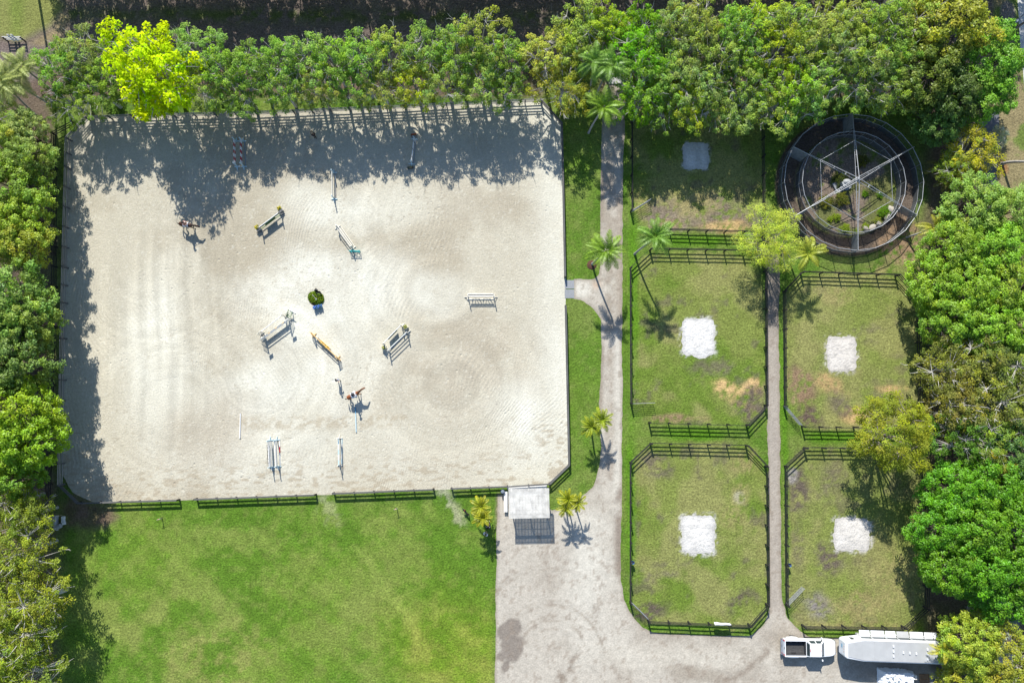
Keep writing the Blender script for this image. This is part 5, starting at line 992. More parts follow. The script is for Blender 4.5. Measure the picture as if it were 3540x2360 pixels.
p = V(1738, 1695); t = thing('trash_bin', 'dark blue round bin beside the shelter', 'bin', p); m = MB(); m.lathe((0, 0, 0), [(.2, 0), (.25, .75), (.27, .78), (.23, .76), (.2, .3)], 12); lpart('barrel', m, M['cloth_navy'], t); m = MB(); m.lathe((0, 0, .7), [(.24, 0), (.2, .02), (.02, .03)], 12); lpart('liner', m, M['slate'], t)

# ================================================================== SMALL YARD THINGS
p = V(187, 1797); t = thing('pump_box', 'square grey speckled pump box in the tree shade', 'pump box', p); m = MB(); m.box((0, 0, .4), (1.1, 1.15, .8)); lpart('cabinet', m, M['concrete'], t); m = MB(); m.box((0, 0, .83), (1.22, 1.28, .07)); lpart('lid', m, M['rock'], t)
p = V(208, 1818); t = thing('pressure_tank', 'grey round ended tank lying beside the pump box', 'tank', p, R(25)); m = MB(); m.tube((-.3, 0, .36), (.32, 0, .36), .28, n=14); m.ball((-.3, 0, .36), .28, 12, 6, (.5, 1, 1)); m.ball((.32, 0, .36), .28, 12, 6, (.5, 1, 1)); lpart('shell', m, M['grey_plastic'], t)
for x_ in (-.25, .25): m = MB(); m.box((x_, 0, .06), (.08, .44, .14)); lpart('saddle_foot', m, M['grey_wood'], t)
m = MB(); m.tube((-.3, 0, .64), (-.3, 0, .7), .14, n=12); lpart('cover', m, M['concrete'], t)
for k, (x_, y_) in enumerate(((222, 1788), (222, 1799), (224, 1807))): p = V(x_, y_); m = MB(); m.box((0, 0, .18), (.30, .34, .36)); m.box((.2, .05, .3), (.14, .03, .03)); tag(link('white_canister', m.mesh('white_canister'), M['white_paint'], None, p, (0, 0, .1 * k)), 'white plastic canister beside the grey tank', 'canister', 'white canisters by the tank')
p = V(195, 1825); m = MB(); m.path([(0, .35, .06), (.02, 0, .06), (-.02, -.2, .06), (.3, -.15, .06)], [.045] * 4, 8); m.tube((0, .12, .06), (-.25, -.02, .06), .04, n=8); tag(link('white_pipe', m.mesh('white_pipe'), M['white_paint'], None, p), 'bent white pipe lying beside the pump box', 'pipe')
for (x_, y_), lab in (((561, 1790), 'thin stake with a crossbar on the open lawn, next to the tree shade'), ((1372, 1755), 'short stake with a pink top on the lawn near the shelter palms')):
    p = V(x_, y_); t = thing('lawn_stake', lab, 'stake', p); m = MB(); m.tube((0, 0, 0), (0, 0, .95), .045, n=8); lpart('shaft', m, M['grey_wood'], t); m = MB(); m.lathe((0, 0, .93), [(.07, 0), (.07, .07), (.03, .1)], 10); lpart('cap', m, M['cloth_pink'], t); m = MB(); m.beam((-.22, -.06, .9), (.22, .07, .92), .03, .03); lpart('crossbar', m, M['off_white'], t)
# poles by the road and beyond the track
p = V(3476, 120); t = thing('utility_pole', 'brown wooden pole leaning over the far corner road', 'pole', p); m = MB(); m.path([(0, 0, 0), (1.2, .5, 4), (2.6, 1.0, 8)], [.16, .14, .11], 9); lpart('shaft', m, M['bark'], t); m = MB(); m.lathe((0, 0, 0), [(.3, 0), (.2, .1), (.1, .1)], 9); lpart('footing', m, M['mulch'], t)
p = V(3470, 101); t = thing('lamp_post', 'thin steel post with two lamp heads beside the road', 'lamp post', p); m = MB(); m.tube((0, 0, 0), (.3, .1, 4.2), .05, .04, n=8); lpart('shaft', m, M['steel'], t); m = MB(); m.box((.3, .0, 2.0), (.75, .42, .06), R(20)); lpart('lamp_head', m, M['slate'], t); m = MB(); m.box((.55, .2, 3.7), (.7, .4, .1), R(20)); lpart('lamp_head', m, M['straw_hat'], t); m = MB(); m.box((.1, -.1, 1.2), (.3, .3, .4)); lpart('junction_box', m, M['slate'], t)
p = V(133, -14); t = thing('utility_pole', 'tall pole casting a long thin shadow across the grassy corner', 'pole', p); m = MB(); m.path([(0, 0, 0), (0, 0, 5), (.05, 0, 9.0)], [.17, .15, .12], 9); lpart('shaft', m, M['bark'], t); m = MB(); m.box((0, 0, 8.5), (.12, .1, .5)); lpart('insulator', m, M['dull_steel'], t)
# pallets, tarp stack, crate
def pallet(px, py, ang, label):
    p = V(px, py, .15); t = thing('wooden_pallet', label, 'pallet', (p.x, p.y, 0), ang)
    for k in range(8): m = MB(); m.box((-.53 + .152 * k, 0, .135), (.095, 1.2, .022)); lpart('slat', m, M['pallet'], t)
    for y_ in (-.55, 0, .55): m = MB(); m.box((0, y_, .075), (1.16, .09, .09)); lpart('bearer', m, M['pallet'], t)
    for x_ in (-.5, 0, .5): m = MB(); m.box((x_, 0, .016), (.095, 1.2, .022)); lpart('bottom_slat', m, M['pallet'], t)
pallet(3197, 2348, 0.03, 'brown slatted pallet between the white tarp stack and the blue crate'); pallet(3259, 2345, R(-16), 'brown slatted pallet under the dry bush')
p = V(3233, 2352); t = thing('blue_crate', 'small blue crate between the two pallets', 'crate', p)
for s_ in (-1, 1): m = MB(); m.box((s_ * .2, 0, .15), (.03, .34, .3)); lpart('side', m, M['blue_plastic'], t); m = MB(); m.box((0, s_ * .155, .15), (.37, .03, .3)); lpart('end', m, M['blue_plastic'], t)
m = MB(); m.box((0, 0, .02), (.37, .28, .03)); lpart('floor', m, M['blue_plastic'], t)
p = V(3108, 2350, .9); t = thing('tarp_stack', 'stack of goods under crumpled white tarps beside the pallet', 'tarp', (p.x, p.y, 0), R(-3)); bm_ = MB(); nu, nv = 26, 14; g = []; rs = np.random.RandomState(8)
for i in range(nu + 1):
    for j in range(nv + 1):
        u, v = i / nu * 2 - 1, j / nv * 2 - 1; e = max(abs(u), abs(v)); z = (1.15 if u < .3 else .95) * (1 - max(0, (e - .80) / .2) ** 1.5) + .07 * rs.normal() * (e < .9); w = 1 - .35 * max(0, u - .4)
        g.append((2.15 * u + .03 * rs.normal(), 1.05 * v * w + .03 * rs.normal(), max(.02, z)))
bm_.add(g, [(i * (nv + 1) + j, (i + 1) * (nv + 1) + j, (i + 1) * (nv + 1) + j + 1, i * (nv + 1) + j + 1) for i in range(nu) for j in range(nv)], False); lpart('tarp', bm_, M['tarp'], t)
for x_, y_, sx_, sy_ in ((-1.2, -.25, .6, .2), (-.5, -.2, .3, .14), (-.85, .2, .2, .3), (-.2, -.05, .25, .25), (-1.5, .3, .3, .12), (-.75, -.5, .25, .2)): m = MB(); m.box((x_, y_, 1.16), (sx_, sy_, .14), RNG.uniform(-.4, .4)); lpart('dark_hole_box', m, M['slate'], t)  # dark boxes added in place of the dark holes in the tarps
for x_, y_, sx_, sy_ in ((-1.0, .5, .9, .1), (.5, .0, .8, .12), (-.3, .45, .12, .5)): m = MB(); m.box((x_, y_, 1.14), (sx_, sy_, .12), RNG.uniform(-.4, .4)); lpart('fold', m, M['tarp'], t)
m = MB(); m.box((2.1, .35, .35), (.3, .5, .7)); lpart('carton', m, M['off_white'], t)

# ================================================================== PICKUP TRUCK
def loft(mb, secs, closed=True, smooth=False):
    n = len(secs[0]); vs_ = [p for s in secs for p in s]
    fs = [(k * n + i, k * n + (i + 1) % n, (k + 1) * n + (i + 1) % n, (k + 1) * n + i) for k in range(len(secs) - 1) for i in range(n)]
    mb.add(vs_, fs, smooth); mb.add(secs[0], [tuple(range(n - 1, -1, -1))]); mb.add(secs[-1], [tuple(range(n))])
p = V(2797, 2236, .8); tk = thing('pickup_truck', 'white crew cab pickup truck with wide rear fenders parked in the yard', 'truck', (p.x, p.y, 0), R(-.6), None, (.93, .97, 1.0))
def sec(x, w, z0, z1, tw=.92): return [(x, -w, z0), (x, -w * 1.0, z0 + (z1 - z0) * .72), (x, -w * tw, z1), (x, w * tw, z1), (x, w, z0 + (z1 - z0) * .72), (x, w, z0)]
m = MB(); loft(m, [sec(-.55, 1.0, .5, 1.22, .96), sec(1.35, 1.0, .5, 1.22, .96), sec(1.75, 1.01, .5, 1.24, .93), sec(2.45, 1.0, .5, 1.20, .90), sec(2.95, .95, .5, 1.12, .86), sec(3.22, .82, .52, 1.0, .85), sec(3.32, .66, .55, .88, .85)], smooth=False); body = lpart('body', m, M['car_white'], tk); bv = body.modifiers.new('bevel', 'BEVEL'); bv.width = .05; bv.segments = 2; bv.limit_method = 'ANGLE'
m = MB(); loft(m, [[(x, -wb, 1.2), (x, wb, 1.2), (x2, wt, 1.9), (x2, -wt, 1.9)] for x, x2, wb, wt in ((-.5, -.32, .95, .76), (1.0, .85, .95, .77), (1.75, 1.1, .93, .75))]); cab = lpart('cab', m, M['car_white'], tk); bv = cab.modifiers.new('bevel', 'BEVEL'); bv.width = .06; bv.segments = 3; bv.limit_method = 'ANGLE'
def pane(name, pts, root=tk, off=.012, key='glass'):
    P_ = [Vector(q) for q in pts]; nrm = (P_[1] - P_[0]).cross(P_[2] - P_[0]).normalized(); m = MB(); m.add([q + nrm * off for q in P_] + [q - nrm * .01 for q in P_], [(0, 1, 2, 3), (7, 6, 5, 4), (0, 4, 5, 1), (1, 5, 6, 2), (2, 6, 7, 3), (3, 7, 4, 0)]); return lpart(name, m, M[key], root)
pane('windshield', [(1.72, -.80, 1.25), (1.72, .80, 1.25), (1.16, .68, 1.85), (1.16, -.68, 1.85)]); pane('rear_window', [(-.50, .78, 1.28), (-.50, -.78, 1.28), (-.36, -.68, 1.80), (-.36, .68, 1.80)])
for s_ in (-1, 1):
    q = [(-.25, s_ * .945, 1.27), (.48, s_ * .945, 1.27), (.45, s_ * .80, 1.80), (-.2, s_ * .80, 1.80)]; pane('side_window', q if s_ < 0 else q[::-1]); q = [(.58, s_ * .945, 1.27), (1.45, s_ * .935, 1.27), (1.02, s_ * .79, 1.80), (.55, s_ * .80, 1.80)]; pane('side_window', q if s_ < 0 else q[::-1])
    m = MB(); m.box((-1.9, s_ * .93, .86), (2.7, .16, .74)); lpart('bed_side', m, M['car_white'], tk)
    m = MB(); loft(m, [[(x, s_ * .9, .45), (x, s_ * w, .45), (x, s_ * w, .98), (x, s_ * (.9 + (w - .9) * .6), 1.12), (x, s_ * .9, 1.14)] for x, w in ((-3.05, .98), (-2.75, 1.17), (-2.2, 1.23), (-1.6, 1.20), (-1.15, 1.0))], smooth=True); lpart('rear_fender', m, M['car_white'], tk)
    m = MB(); m.beam((1.4, s_ * .95, 1.3), (1.35, s_ * 1.22, 1.38), .05, .05); mir = lpart('mirror', m, M['black_plastic'], tk); m = MB(); m.box((1.36, s_ * 1.28, 1.42), (.12, .2, .3)); lpart('housing', m, M['car_white'], mir)
    for x_, ws in ((2.15, (.86,)), (-1.95, (.80, 1.05))):
        for w_ in ws:
            m = MB(); m.tube((x_, s_ * (w_ - .12), .41), (x_, s_ * (w_ + .12), .41), .41, n=18); wh = lpart('wheel', m, M['rubber'], tk); m = MB(); m.tube((x_, s_ * (w_ + .115), .41), (x_, s_ * (w_ + .135), .41), .24, n=14); lpart('rim', m, M['chrome'], wh)
    m = MB(); m.box((-3.27, s_ * .85, .98), (.06, .14, .36)); lpart('tail_light', m, M['red_lens'], tk); m = MB(); m.box((3.2, s_ * .62, .86), (.22, .26, .2)); lpart('headlight', m, M['chrome'], tk)
    for x_ in (.0, .95): m = MB(); m.box((x_, s_ * 1.01, 1.08), (.2, .03, .04)); lpart('door_handle', m, M['chrome'], tk)
m = MB(); m.box((-3.22, 0, .88), (.10, 1.75, .72)); tg = lpart('tailgate', m, M['car_white'], tk); m = MB(); m.box((-3.29, 0, 1.1), (.03, .25, .08)); lpart('latch', m, M['black_plastic'], tg)
m = MB(); m.box((-3.42, 0, .55), (.22, 1.9, .22)); lpart('rear_bumper', m, M['chrome'], tk); m = MB(); m.box((3.3, 0, .52), (.2, 1.7, .24)); lpart('front_bumper', m, M['chrome'], tk)
m = MB(); m.box((-1.88, 0, .63), (2.62, 1.72, .05)); bed = lpart('bed_floor', m, M['bedliner'], tk)
for k in range(11): m = MB(); m.box((-1.88, -.7 + .14 * k, .67), (2.55, .05, .03)); lpart('rib', m, M['grey_wood'], bed)
for s_ in (-1, 1): m = MB(); m.box((-1.88, s_ * .835, .93), (2.62, .03, .56)); lpart('bed_liner', m, M['bedliner'], tk)
m = MB(); m.box((-.58, 0, .92), (.06, 1.72, .60)); lpart('bed_front', m, M['bedliner'], tk)
for k in range(5): m = MB(); m.box((1.02 - .04 * abs(k - 2), -.5 + .25 * k, 1.92), (.09, .06, .04)); lpart('roof_light', m, M['amber_lens'], tk)
m = MB(); m.box((-.33, 0, 1.905), (.05, .3, .04)); lpart('brake_light', m, M['red_lens'], tk)
m = MB(); loft(m, [[(x, -.8, .35), (x, .8, .35), (x, .8, .55), (x, -.8, .55)] for x in (-3.1, 3.0)]); lpart('chassis', m, M['black_plastic'], tk)

# ================================================================== HORSE TRAILER
TH = 2.75; f0 = V(2922, 2245, TH); tr_ = thing('horse_trailer', 'long white gooseneck horse trailer with dropped window flaps', 'trailer', (f0.x, f0.y, 0), R(-2.0))
PL = [(0, -.82), (0, .82), (.25, 1.0), (2.2, 1.27), (12.4, 1.27), (12.4, -1.27), (2.2, -1.27), (.25, -1.0)]
m = MB(); m.prism([q for q in PL if q[0] >= 0], 1.05, TH); bd_ = lpart('body', m, M['trailer_white'], tr_); bv = bd_.modifiers.new('bevel', 'BEVEL'); bv.width = .12; bv.segments = 3; bv.limit_method = 'ANGLE'
m = MB(); m.prism([(2.3, -1.25), (2.3, 1.25), (12.38, 1.25), (12.38, -1.25)], .42, 1.06); lpart('lower_body', m, M['trailer_white'], tr_)
m = MB(); m.prism([(.35, -.75), (.35, .75), (2.25, 1.12), (12.2, 1.12), (12.2, -1.12), (2.25, -1.12)], TH - .01, TH + .05); rf = lpart('roof', m, M['trailer_roof'], tr_)
for k in range(1, 9): m = MB(); x_ = .6 + 1.4 * k; m.box((x_, 0, TH + .052), (.025, 2.2, .008)); lpart('seam', m, M['trailer_roof'], rf)
for x_, y_ in ((5.55, .62), (5.55, .05), (5.55, -.5), (6.7, -.05), (7.45, -.08), (8.2, -.12), (9.5, .42), (9.5, -.12), (9.5, -.68)): m = MB(); m.box((x_, y_, TH + .10), (.16, .26, .10)); vt = lpart('roof_vent', m, M['trailer_white'], tr_); m = MB(); m.box((x_, y_ - .14, TH + .09), (.13, .03, .07)); lpart('louvre', m, M['black_plastic'], vt)
for k, (x0, w_, op) in enumerate(((.9, .7, 0), (2.15, 1.25, 1), (3.5, 1.6, 1), (5.2, 1.25, 1), (6.55, 1.45, 1), (8.1, 1.6, 1), (9.8, 1.5, 1))):
    yw = 1.27 if x0 > 2 else 1.13; m = MB(); m.box((x0 + w_ / 2, yw - .005, 2.1), (w_, .04, .62)); wn = lpart('window', m, M['glass'], tr_)
    if op: m = MB(); m.box((x0 + w_ / 2, yw + .34, 1.68), (w_ * .98, .72, .03), mat=Matrix.Rotation(R(-14), 3, 'X')); lpart('window_flap', m, M['trailer_white'] if k != 4 else M['trailer_roof'], tr_)
for x_ in (.06,):
    for y_ in (-.3, 0, .3): m = MB(); m.box((-.01, y_, 2.45), (.03, .1, .06)); lpart('marker_light', m, M['amber_lens'], tr_)
m = MB(); m.box((-.02, .25, 1.95), (.03, .4, .2)); lpart('emblem', m, M['blue_paint'], tr_)
for x_ in (8.6, 9.5):
    for s_ in (-1, 1): m = MB(); m.tube((x_, s_ * 1.02, .38), (x_, s_ * 1.26, .38), .38, n=16); wh = lpart('wheel', m, M['rubber'], tr_); m = MB(); m.tube((x_, s_ * 1.255, .38), (x_, s_ * 1.275, .38), .22, n=12); lpart('rim', m, M['chrome'], wh)
m = MB(); m.tube((.7, 0, 1.1), (.7, 0, .55), .08, n=8); lpart('coupler', m, M['black_plastic'], tr_)
for s_ in (-1, 1): m = MB(); m.tube((1.9, s_ * .7, 1.1), (1.9, s_ * .7, .02), .06, n=8); lpart('jack_leg', m, M['dull_steel'], tr_)
# ================================================================== HORSES, DOG, PEOPLE
def skin(name, vs_, es, rad, subs=1):
    me = bpy.data.meshes.new('tmp'); me.from_pydata([tuple(v) for v in vs_], es, []); o = bpy.data.objects.new('tmp', me); C.objects.link(o)
    md = o.modifiers.new('skin', 'SKIN'); md.branch_smoothing = .5; lay = me.skin_vertices[0] if me.skin_vertices else None
    if lay is None:
        bm = bmesh.new(); bm.from_mesh(me); bm.verts.layers.skin.verify(); bm.to_mesh(me); bm.free(); lay = me.skin_vertices[0]
    for i, r in enumerate(rad):
        lay.data[i].radius = (r, r) if not isinstance(r, tuple) else r; lay.data[i].use_root = (i == 0)
    s = o.modifiers.new('sub', 'SUBSURF'); s.levels = subs; s.render_levels = subs
    dg = bpy.context.evaluated_depsgraph_get(); dg.update(); out = bpy.data.meshes.new_from_object(o.evaluated_get(dg)); out.name = name
    bpy.data.objects.remove(o); out.polygons.foreach_set('use_smooth', [True] * len(out.polygons)); return out
class Sk:
    def __init__(s): s.v = []; s.e = []; s.r = []; s.n = {}
    def add(s, key, p, r, par=None):
        i = len(s.v); s.v.append(Vector(p)); s.r.append(r); s.n[key] = i
        if par is not None: s.e.append((s.n[par], i))
        return i
    def mesh(s, name, subs=1): return skin(name, s.v, s.e, s.r, subs)

def horse(base, rz, label, coat, points, neck=0.0, name='horse', step=0.18, head_turn=0.0):
    t = thing(name, label, 'horse', base, rz); k = Sk()
    k.add('loin', (-.15, 0, 1.27), (.30, .31)); k.add('croup', (-.55, 0, 1.33), (.29, .30), 'loin'); k.add('dock', (-.86, 0, 1.24), (.19, .22), 'croup')
    k.add('barrel', (.2, 0, 1.22), (.30, .33), 'loin'); k.add('chest', (.55, 0, 1.24), (.26, .31), 'barrel'); k.add('breast', (.76, 0, 1.16), (.18, .22), 'chest')
    nz = neck; k.add('neck1', (.82, head_turn * .1, 1.48 + nz * .3), (.16, .20), 'chest'); k.add('neck2', (1.10, head_turn * .4, 1.66 + nz * .7), (.11, .15), 'neck1'); k.add('poll', (1.34, head_turn * .8, 1.78 + nz), (.095, .11), 'neck2')
    k.add('face', (1.56, head_turn, 1.62 + nz), (.085, .10), 'poll'); k.add('muzzle', (1.78, head_turn * 1.1, 1.42 + nz), (.06, .065), 'face')
    for s, ph in ((1, 1), (-1, -1)):
        k.add('ear%d' % s, (1.30, head_turn * .8 + s * .06, 1.92 + nz), .03, 'poll'); k.add('eart%d' % s, (1.31, head_turn * .8 + s * .075, 2.02 + nz), .012, 'ear%d' % s)
        d = step * ph
        k.add('hip%d' % s, (-.55, s * .17, 1.05), (.15, .19), 'croup'); k.add('stifle%d' % s, (-.42 + d * .4, s * .18, .86), (.10, .13), 'hip%d' % s); k.add('hock%d' % s, (-.72 + d * .8, s * .17, .55), .062, 'stifle%d' % s); k.add('hfet%d' % s, (-.66 + d, s * .17, .20), .045, 'hock%d' % s); k.add('hhoof%d' % s, (-.60 + d, s * .17, .06), .065, 'hfet%d' % s)
        k.add('sho%d' % s, (.56, s * .16, 1.0), (.11, .15), 'chest'); k.add('fore%d' % s, (.52 - d * .3, s * .16, .80), .085, 'sho%d' % s); k.add('knee%d' % s, (.54 - d * .7, s * .16, .50), .058, 'fore%d' % s); k.add('ffet%d' % s, (.52 - d, s * .16, .19), .043, 'knee%d' % s); k.add('fhoof%d' % s, (.57 - d, s * .16, .06), .062, 'ffet%d' % s)
    me = k.mesh('body', 2); me.materials.append(M[coat]); me.materials.append(M[points])
    for pl in me.polygons:
        c = pl.center
        if c.z < .52 or c.x > 1.70: pl.material_index = 1
    link('body', me, None, t)
    h = Sk(); h.add('a', (-.90, 0, 1.32), .05); h.add('b', (-1.02, 0, 1.15), .085, 'a'); h.add('c', (-1.04, 0, .85), .08, 'b'); h.add('d', (-1.02, .02, .5), .03, 'c'); me = h.mesh('tail', 1); me.materials.append(M['black_hair'] if points == 'black_coat' else M['brown_hair']); link('tail', me, None, t)
    m = MB(); P_ = [(.72, 0, 1.66), (.88, head_turn * .15, 1.70 + nz * .35), (1.1, head_turn * .4, 1.82 + nz * .7), (1.32, head_turn * .8, 1.90 + nz), (1.46, head_turn * .9, 1.80 + nz)]; m.path([Vector(q) for q in P_], [.035, .05, .05, .05, .02], 6); lpart('mane', m, M['black_hair'] if points == 'black_coat' else M['brown_hair'], t)
    for s in (1, -1):
        for nm, d in (('hhoof%d' % s, -.60 + step * s), ('fhoof%d' % s, .57 - step * s)): m = MB(); m.lathe((d + .01, s * (.17 if nm[0] == 'h' else .16), 0), [(.075, 0), (.055, .09)], 10); lpart('hoof', m, M['black_plastic'], t)
    for s in (1, -1): m = MB(); m.ball((1.46, head_turn * .9 + s * .085, 1.73 + nz), .022, 6, 4); lpart('eye', m, M['eye'], t)
    # tack
    def arch(x0, x1, y, ztop, zbot, r, n=9, off=.0):
        v = []; 
        for x in (x0, x1):
            for i in range(n): a = math.pi * i / (n - 1); v.append((x, y * math.cos(a), zbot + (ztop - zbot) * math.sin(a) ** .7))
        m = MB(); m.add(v, [(i, i + 1, n + i + 1, n + i) for i in range(n - 1)], True); return m
    o = lpart('saddle_pad', arch(-.22, .45, .36, 1.595, 1.10, .3), M['cloth_white'], t); sd_ = o.modifiers.new('t', 'SOLIDIFY'); sd_.thickness = .03
    sdl = Sk(); sdl.add('a', (.12, 0, 1.60), (.10, .16)); sdl.add('b', (.32, 0, 1.64), (.07, .10), 'a'); sdl.add('c', (-.12, 0, 1.66), (.07, .14), 'a')
    for s in (1, -1): sdl.add('f%d' % s, (.2, s * .30, 1.45), (.05, .12), 'a'); sdl.add('g%d' % s, (.24, s * .36, 1.12), (.03, .12), 'f%d' % s)
    me = sdl.mesh('saddle', 1); me.materials.append(M['leather']); link('saddle', me, None, t)
    m = MB()
    for s in (1, -1): m.path([Vector((1.70, head_turn * 1.05 + s * .07, 1.48 + nz)), Vector((1.1, head_turn * .4 + s * .16, 1.55 + nz * .7)), Vector((.55, s * .08, 1.80))], [.012] * 3, 5)
    lpart('rein', m, M['leather'], t)
    m = MB()
    for x_, z_, r_ in ((1.60, 1.58, .10), (1.40, 1.76, .115)):
        pts = [Vector((x_ + .05 * math.cos(q), head_turn * .95 + r_ * math.sin(q), z_ + nz + r_ * math.cos(q))) for q in np.linspace(0, 2 * math.pi, 11)]; m.path(pts, [.012] * 11, 4)
    lpart('bridle', m, M['leather'], t); return t

def person(base, rz, label, pose, shirt, trousers, boots='leather', hair='brown_hair', hat=None, sleeves=True, cat='person', z0=0.0, H=1.72):
    """pose: joint overrides; facing +x. Feet at z = 0 of the root."""
    t = thing('person', label, cat, base, rz, sc=(H / 1.72,) * 3)
    J = {'pelvis': (0, 0, .95), 'spine': (0, 0, 1.14), 'chest': (.0, 0, 1.34), 'neck': (.01, 0, 1.48), 'head': (.03, 0, 1.585), 'crown': (.02, 0, 1.655)}
    for s, q in ((1, 'L'), (-1, 'R')):
        J.update({'sh' + q: (0, s * .175, 1.40), 'el' + q: (-.03, s * .24, 1.13), 'wr' + q: (.08, s * .23, .90), 'hip' + q: (0, s * .095, .90), 'kn' + q: (.02, s * .11, .50), 'an' + q: (-.02, s * .11, .09), 'toe' + q: (.15, s * .13, .035)})
    J.update(pose); J = {k_: Vector(v_) for k_, v_ in J.items()}; hd = J['head']; up = (J['crown'] - J['head']).normalized(); fw = pose.get('look', (1, 0, 0)); fw = Vector(fw).normalized()
    k = Sk(); k.add('pelvis', J['pelvis'], (.13, .11)); k.add('spine', J['spine'], (.125, .10), 'pelvis'); k.add('chest', J['chest'], (.145, .11), 'spine'); k.add('neck', J['neck'], .052, 'chest'); k.add('head', J['head'], (.078, .095), 'neck'); k.add('crown', J['crown'], (.072, .085), 'head'); k.add('nose', hd + fw * .10 - up * .01, .016, 'head'); k.add('chin', hd + fw * .065 - up * .085, .03, 'head')
    side = up.cross(fw).normalized()
    for s, q in ((1, 'L'), (-1, 'R')):
        k.add('ear' + q, hd + side * s * .092, .018, 'head')
        k.add('sh' + q, J['sh' + q], .058, 'chest'); k.add('el' + q, J['el' + q], .043, 'sh' + q); k.add('wr' + q, J['wr' + q], .030, 'el' + q); d = (J['wr' + q] - J['el' + q]).normalized(); lat = d.cross(Vector((0, 0, 1))); lat = lat.normalized() if lat.length > .1 else Vector((1, 0, 0)); pm = J['wr' + q] + d * .07; k.add('pm' + q, pm, (.036, .02), 'wr' + q)
        nn = lat.cross(d)
        for f in range(4): o_ = lat * (-.030 + .02 * f); fl = (.075, .085, .08, .06)[f]; b0 = k.add('f%d%s' % (f, q), pm + d * .04 + o_, .009, 'pm' + q); k.add('g%d%s' % (f, q), pm + d * (.04 + fl * .55) + o_ - nn * .01, .008, 'f%d%s' % (f, q)); k.add('h%d%s' % (f, q), pm + d * (.04 + fl * .85) + o_ - nn * .04, .007, 'g%d%s' % (f, q))
        k.add('th' + q, pm + lat * .045 * s - d * .01, .010, 'pm' + q); k.add('tt' + q, pm + lat * .065 * s + d * .035 - nn * .015, .009, 'th' + q)
        k.add('hip' + q, J['hip' + q], .085, 'pelvis'); k.add('kn' + q, J['kn' + q], .058, 'hip' + q); k.add('an' + q, J['an' + q], .038, 'kn' + q); k.add('toe' + q, J['toe' + q], .032, 'an' + q)
    me = k.mesh('body', 1); me.materials.append(M['skin']); link('body', me, None, t)
    c = Sk(); c.add('pelvis', J['pelvis'].lerp(J['spine'], .25), (.15, .125)); c.add('spine', J['spine'], (.15, .125), 'pelvis'); c.add('chest', J['chest'], (.17, .135), 'spine'); c.add('neck', J['chest'].lerp(J['neck'], .75), .075, 'chest')
    for q in 'LR':
        c.add('sh' + q, J['sh' + q], .082, 'chest'); c.add('el' + q, J['el' + q], .062, 'sh' + q)
        if sleeves: c.add('wr' + q, J['el' + q].lerp(J['wr' + q], .9), .046, 'el' + q)
    me = c.mesh('shirt', 1); me.materials.append(M[shirt]); link('shirt', me, None, t)
    c = Sk(); c.add('pelvis', J['pelvis'], (.148, .128))
    for q in 'LR': c.add('hip' + q, J['hip' + q], .108, 'pelvis'); c.add('kn' + q, J['kn' + q], .078, 'hip' + q); c.add('an' + q, J['kn' + q].lerp(J['an' + q], .85), .056, 'kn' + q)
    me = c.mesh('trousers', 1); me.materials.append(M[trousers]); link('trousers', me, None, t)
    for q in 'LR':
        c = Sk(); up_ = J['kn' + q].lerp(J['an' + q], .35 if boots == 'leather' else .8); c.add('a', up_, .064); c.add('b', J['an' + q], .054, 'a'); c.add('c', J['toe' + q], .046, 'b'); me = c.mesh('boot', 1); me.materials.append(M[boots]); link('boot', me, None, t)
    m = MB(); m.ball(hd + up * .035 - fw * .025, .108, 10, 6, (1, .95, 1.0)); lpart('hair', m, M[hair], t)
    for s in (1, -1): m = MB(); m.ball(hd + fw * .088 + side * s * .034 + up * .01, .012, 6, 4); lpart('eye', m, M['eye'], t)
    if hat:
        kind, key = hat; m = MB(); c_ = J['crown'] + up * .03
        if kind == 'brim': m.lathe(c_ - Vector((0, 0, .03)), [(.23, 0), (.235, .012), (.125, .03), (.115, .11), (.06, .135), (.01, .135)], 16)
        elif kind == 'helmet': m.ball(c_ - up * .01, .135, 12, 7, (1.12, .95, .95)); m.box(c_ + fw * .15 - up * .03, (.1, .16, .02))
        elif kind == 'cap': m.ball(c_ - up * .005, .118, 12, 7, (1.05, .95, .85)); m.box(c_ + fw * .13 - up * .02, (.11, .14, .015))
        lpart({'brim': 'hat', 'helmet': 'helmet', 'cap': 'cap'}[kind], m, M[key], t)
    return t
RIDE = {'hipL': (.0, .14, .90), 'hipR': (.0, -.14, .90), 'knL': (.34, .36, .68), 'knR': (.34, -.36, .68), 'anL': (.12, .40, .30), 'anR': (.12, -.40, .30), 'toeL': (.28, .42, .24), 'toeR': (.28, -.42, .24), 'spine': (.02, 0, 1.14), 'chest': (.05, 0, 1.34), 'neck': (.07, 0, 1.48), 'head': (.09, 0, 1.585), 'crown': (.08, 0, 1.655),
        'shL': (.04, .175, 1.40), 'shR': (.04, -.175, 1.40), 'elL': (.06, .25, 1.14), 'elR': (.06, -.25, 1.14), 'wrL': (.31, .10, 1.09), 'wrR': (.31, -.10, 1.09)}
def mount(hb, rz, dz=.72, dx=.06): return (hb.x + math.cos(rz) * dx, hb.y + math.sin(rz) * dx, dz)
h1 = V(657, 784); r1 = R(-9); horse(h1, r1, 'dark bay horse walking with a lowered head at the edge of the tree shade', 'bay', 'black_coat', -.38, step=.16); person(mount(h1, r1), r1, 'rider in a pale top sitting on the dark bay horse', {**RIDE, 'elL': (.12, .30, 1.18)}, 'cloth_pink', 'cloth_beige', 'leather', 'brown_hair', ('helmet', 'black_plastic'))
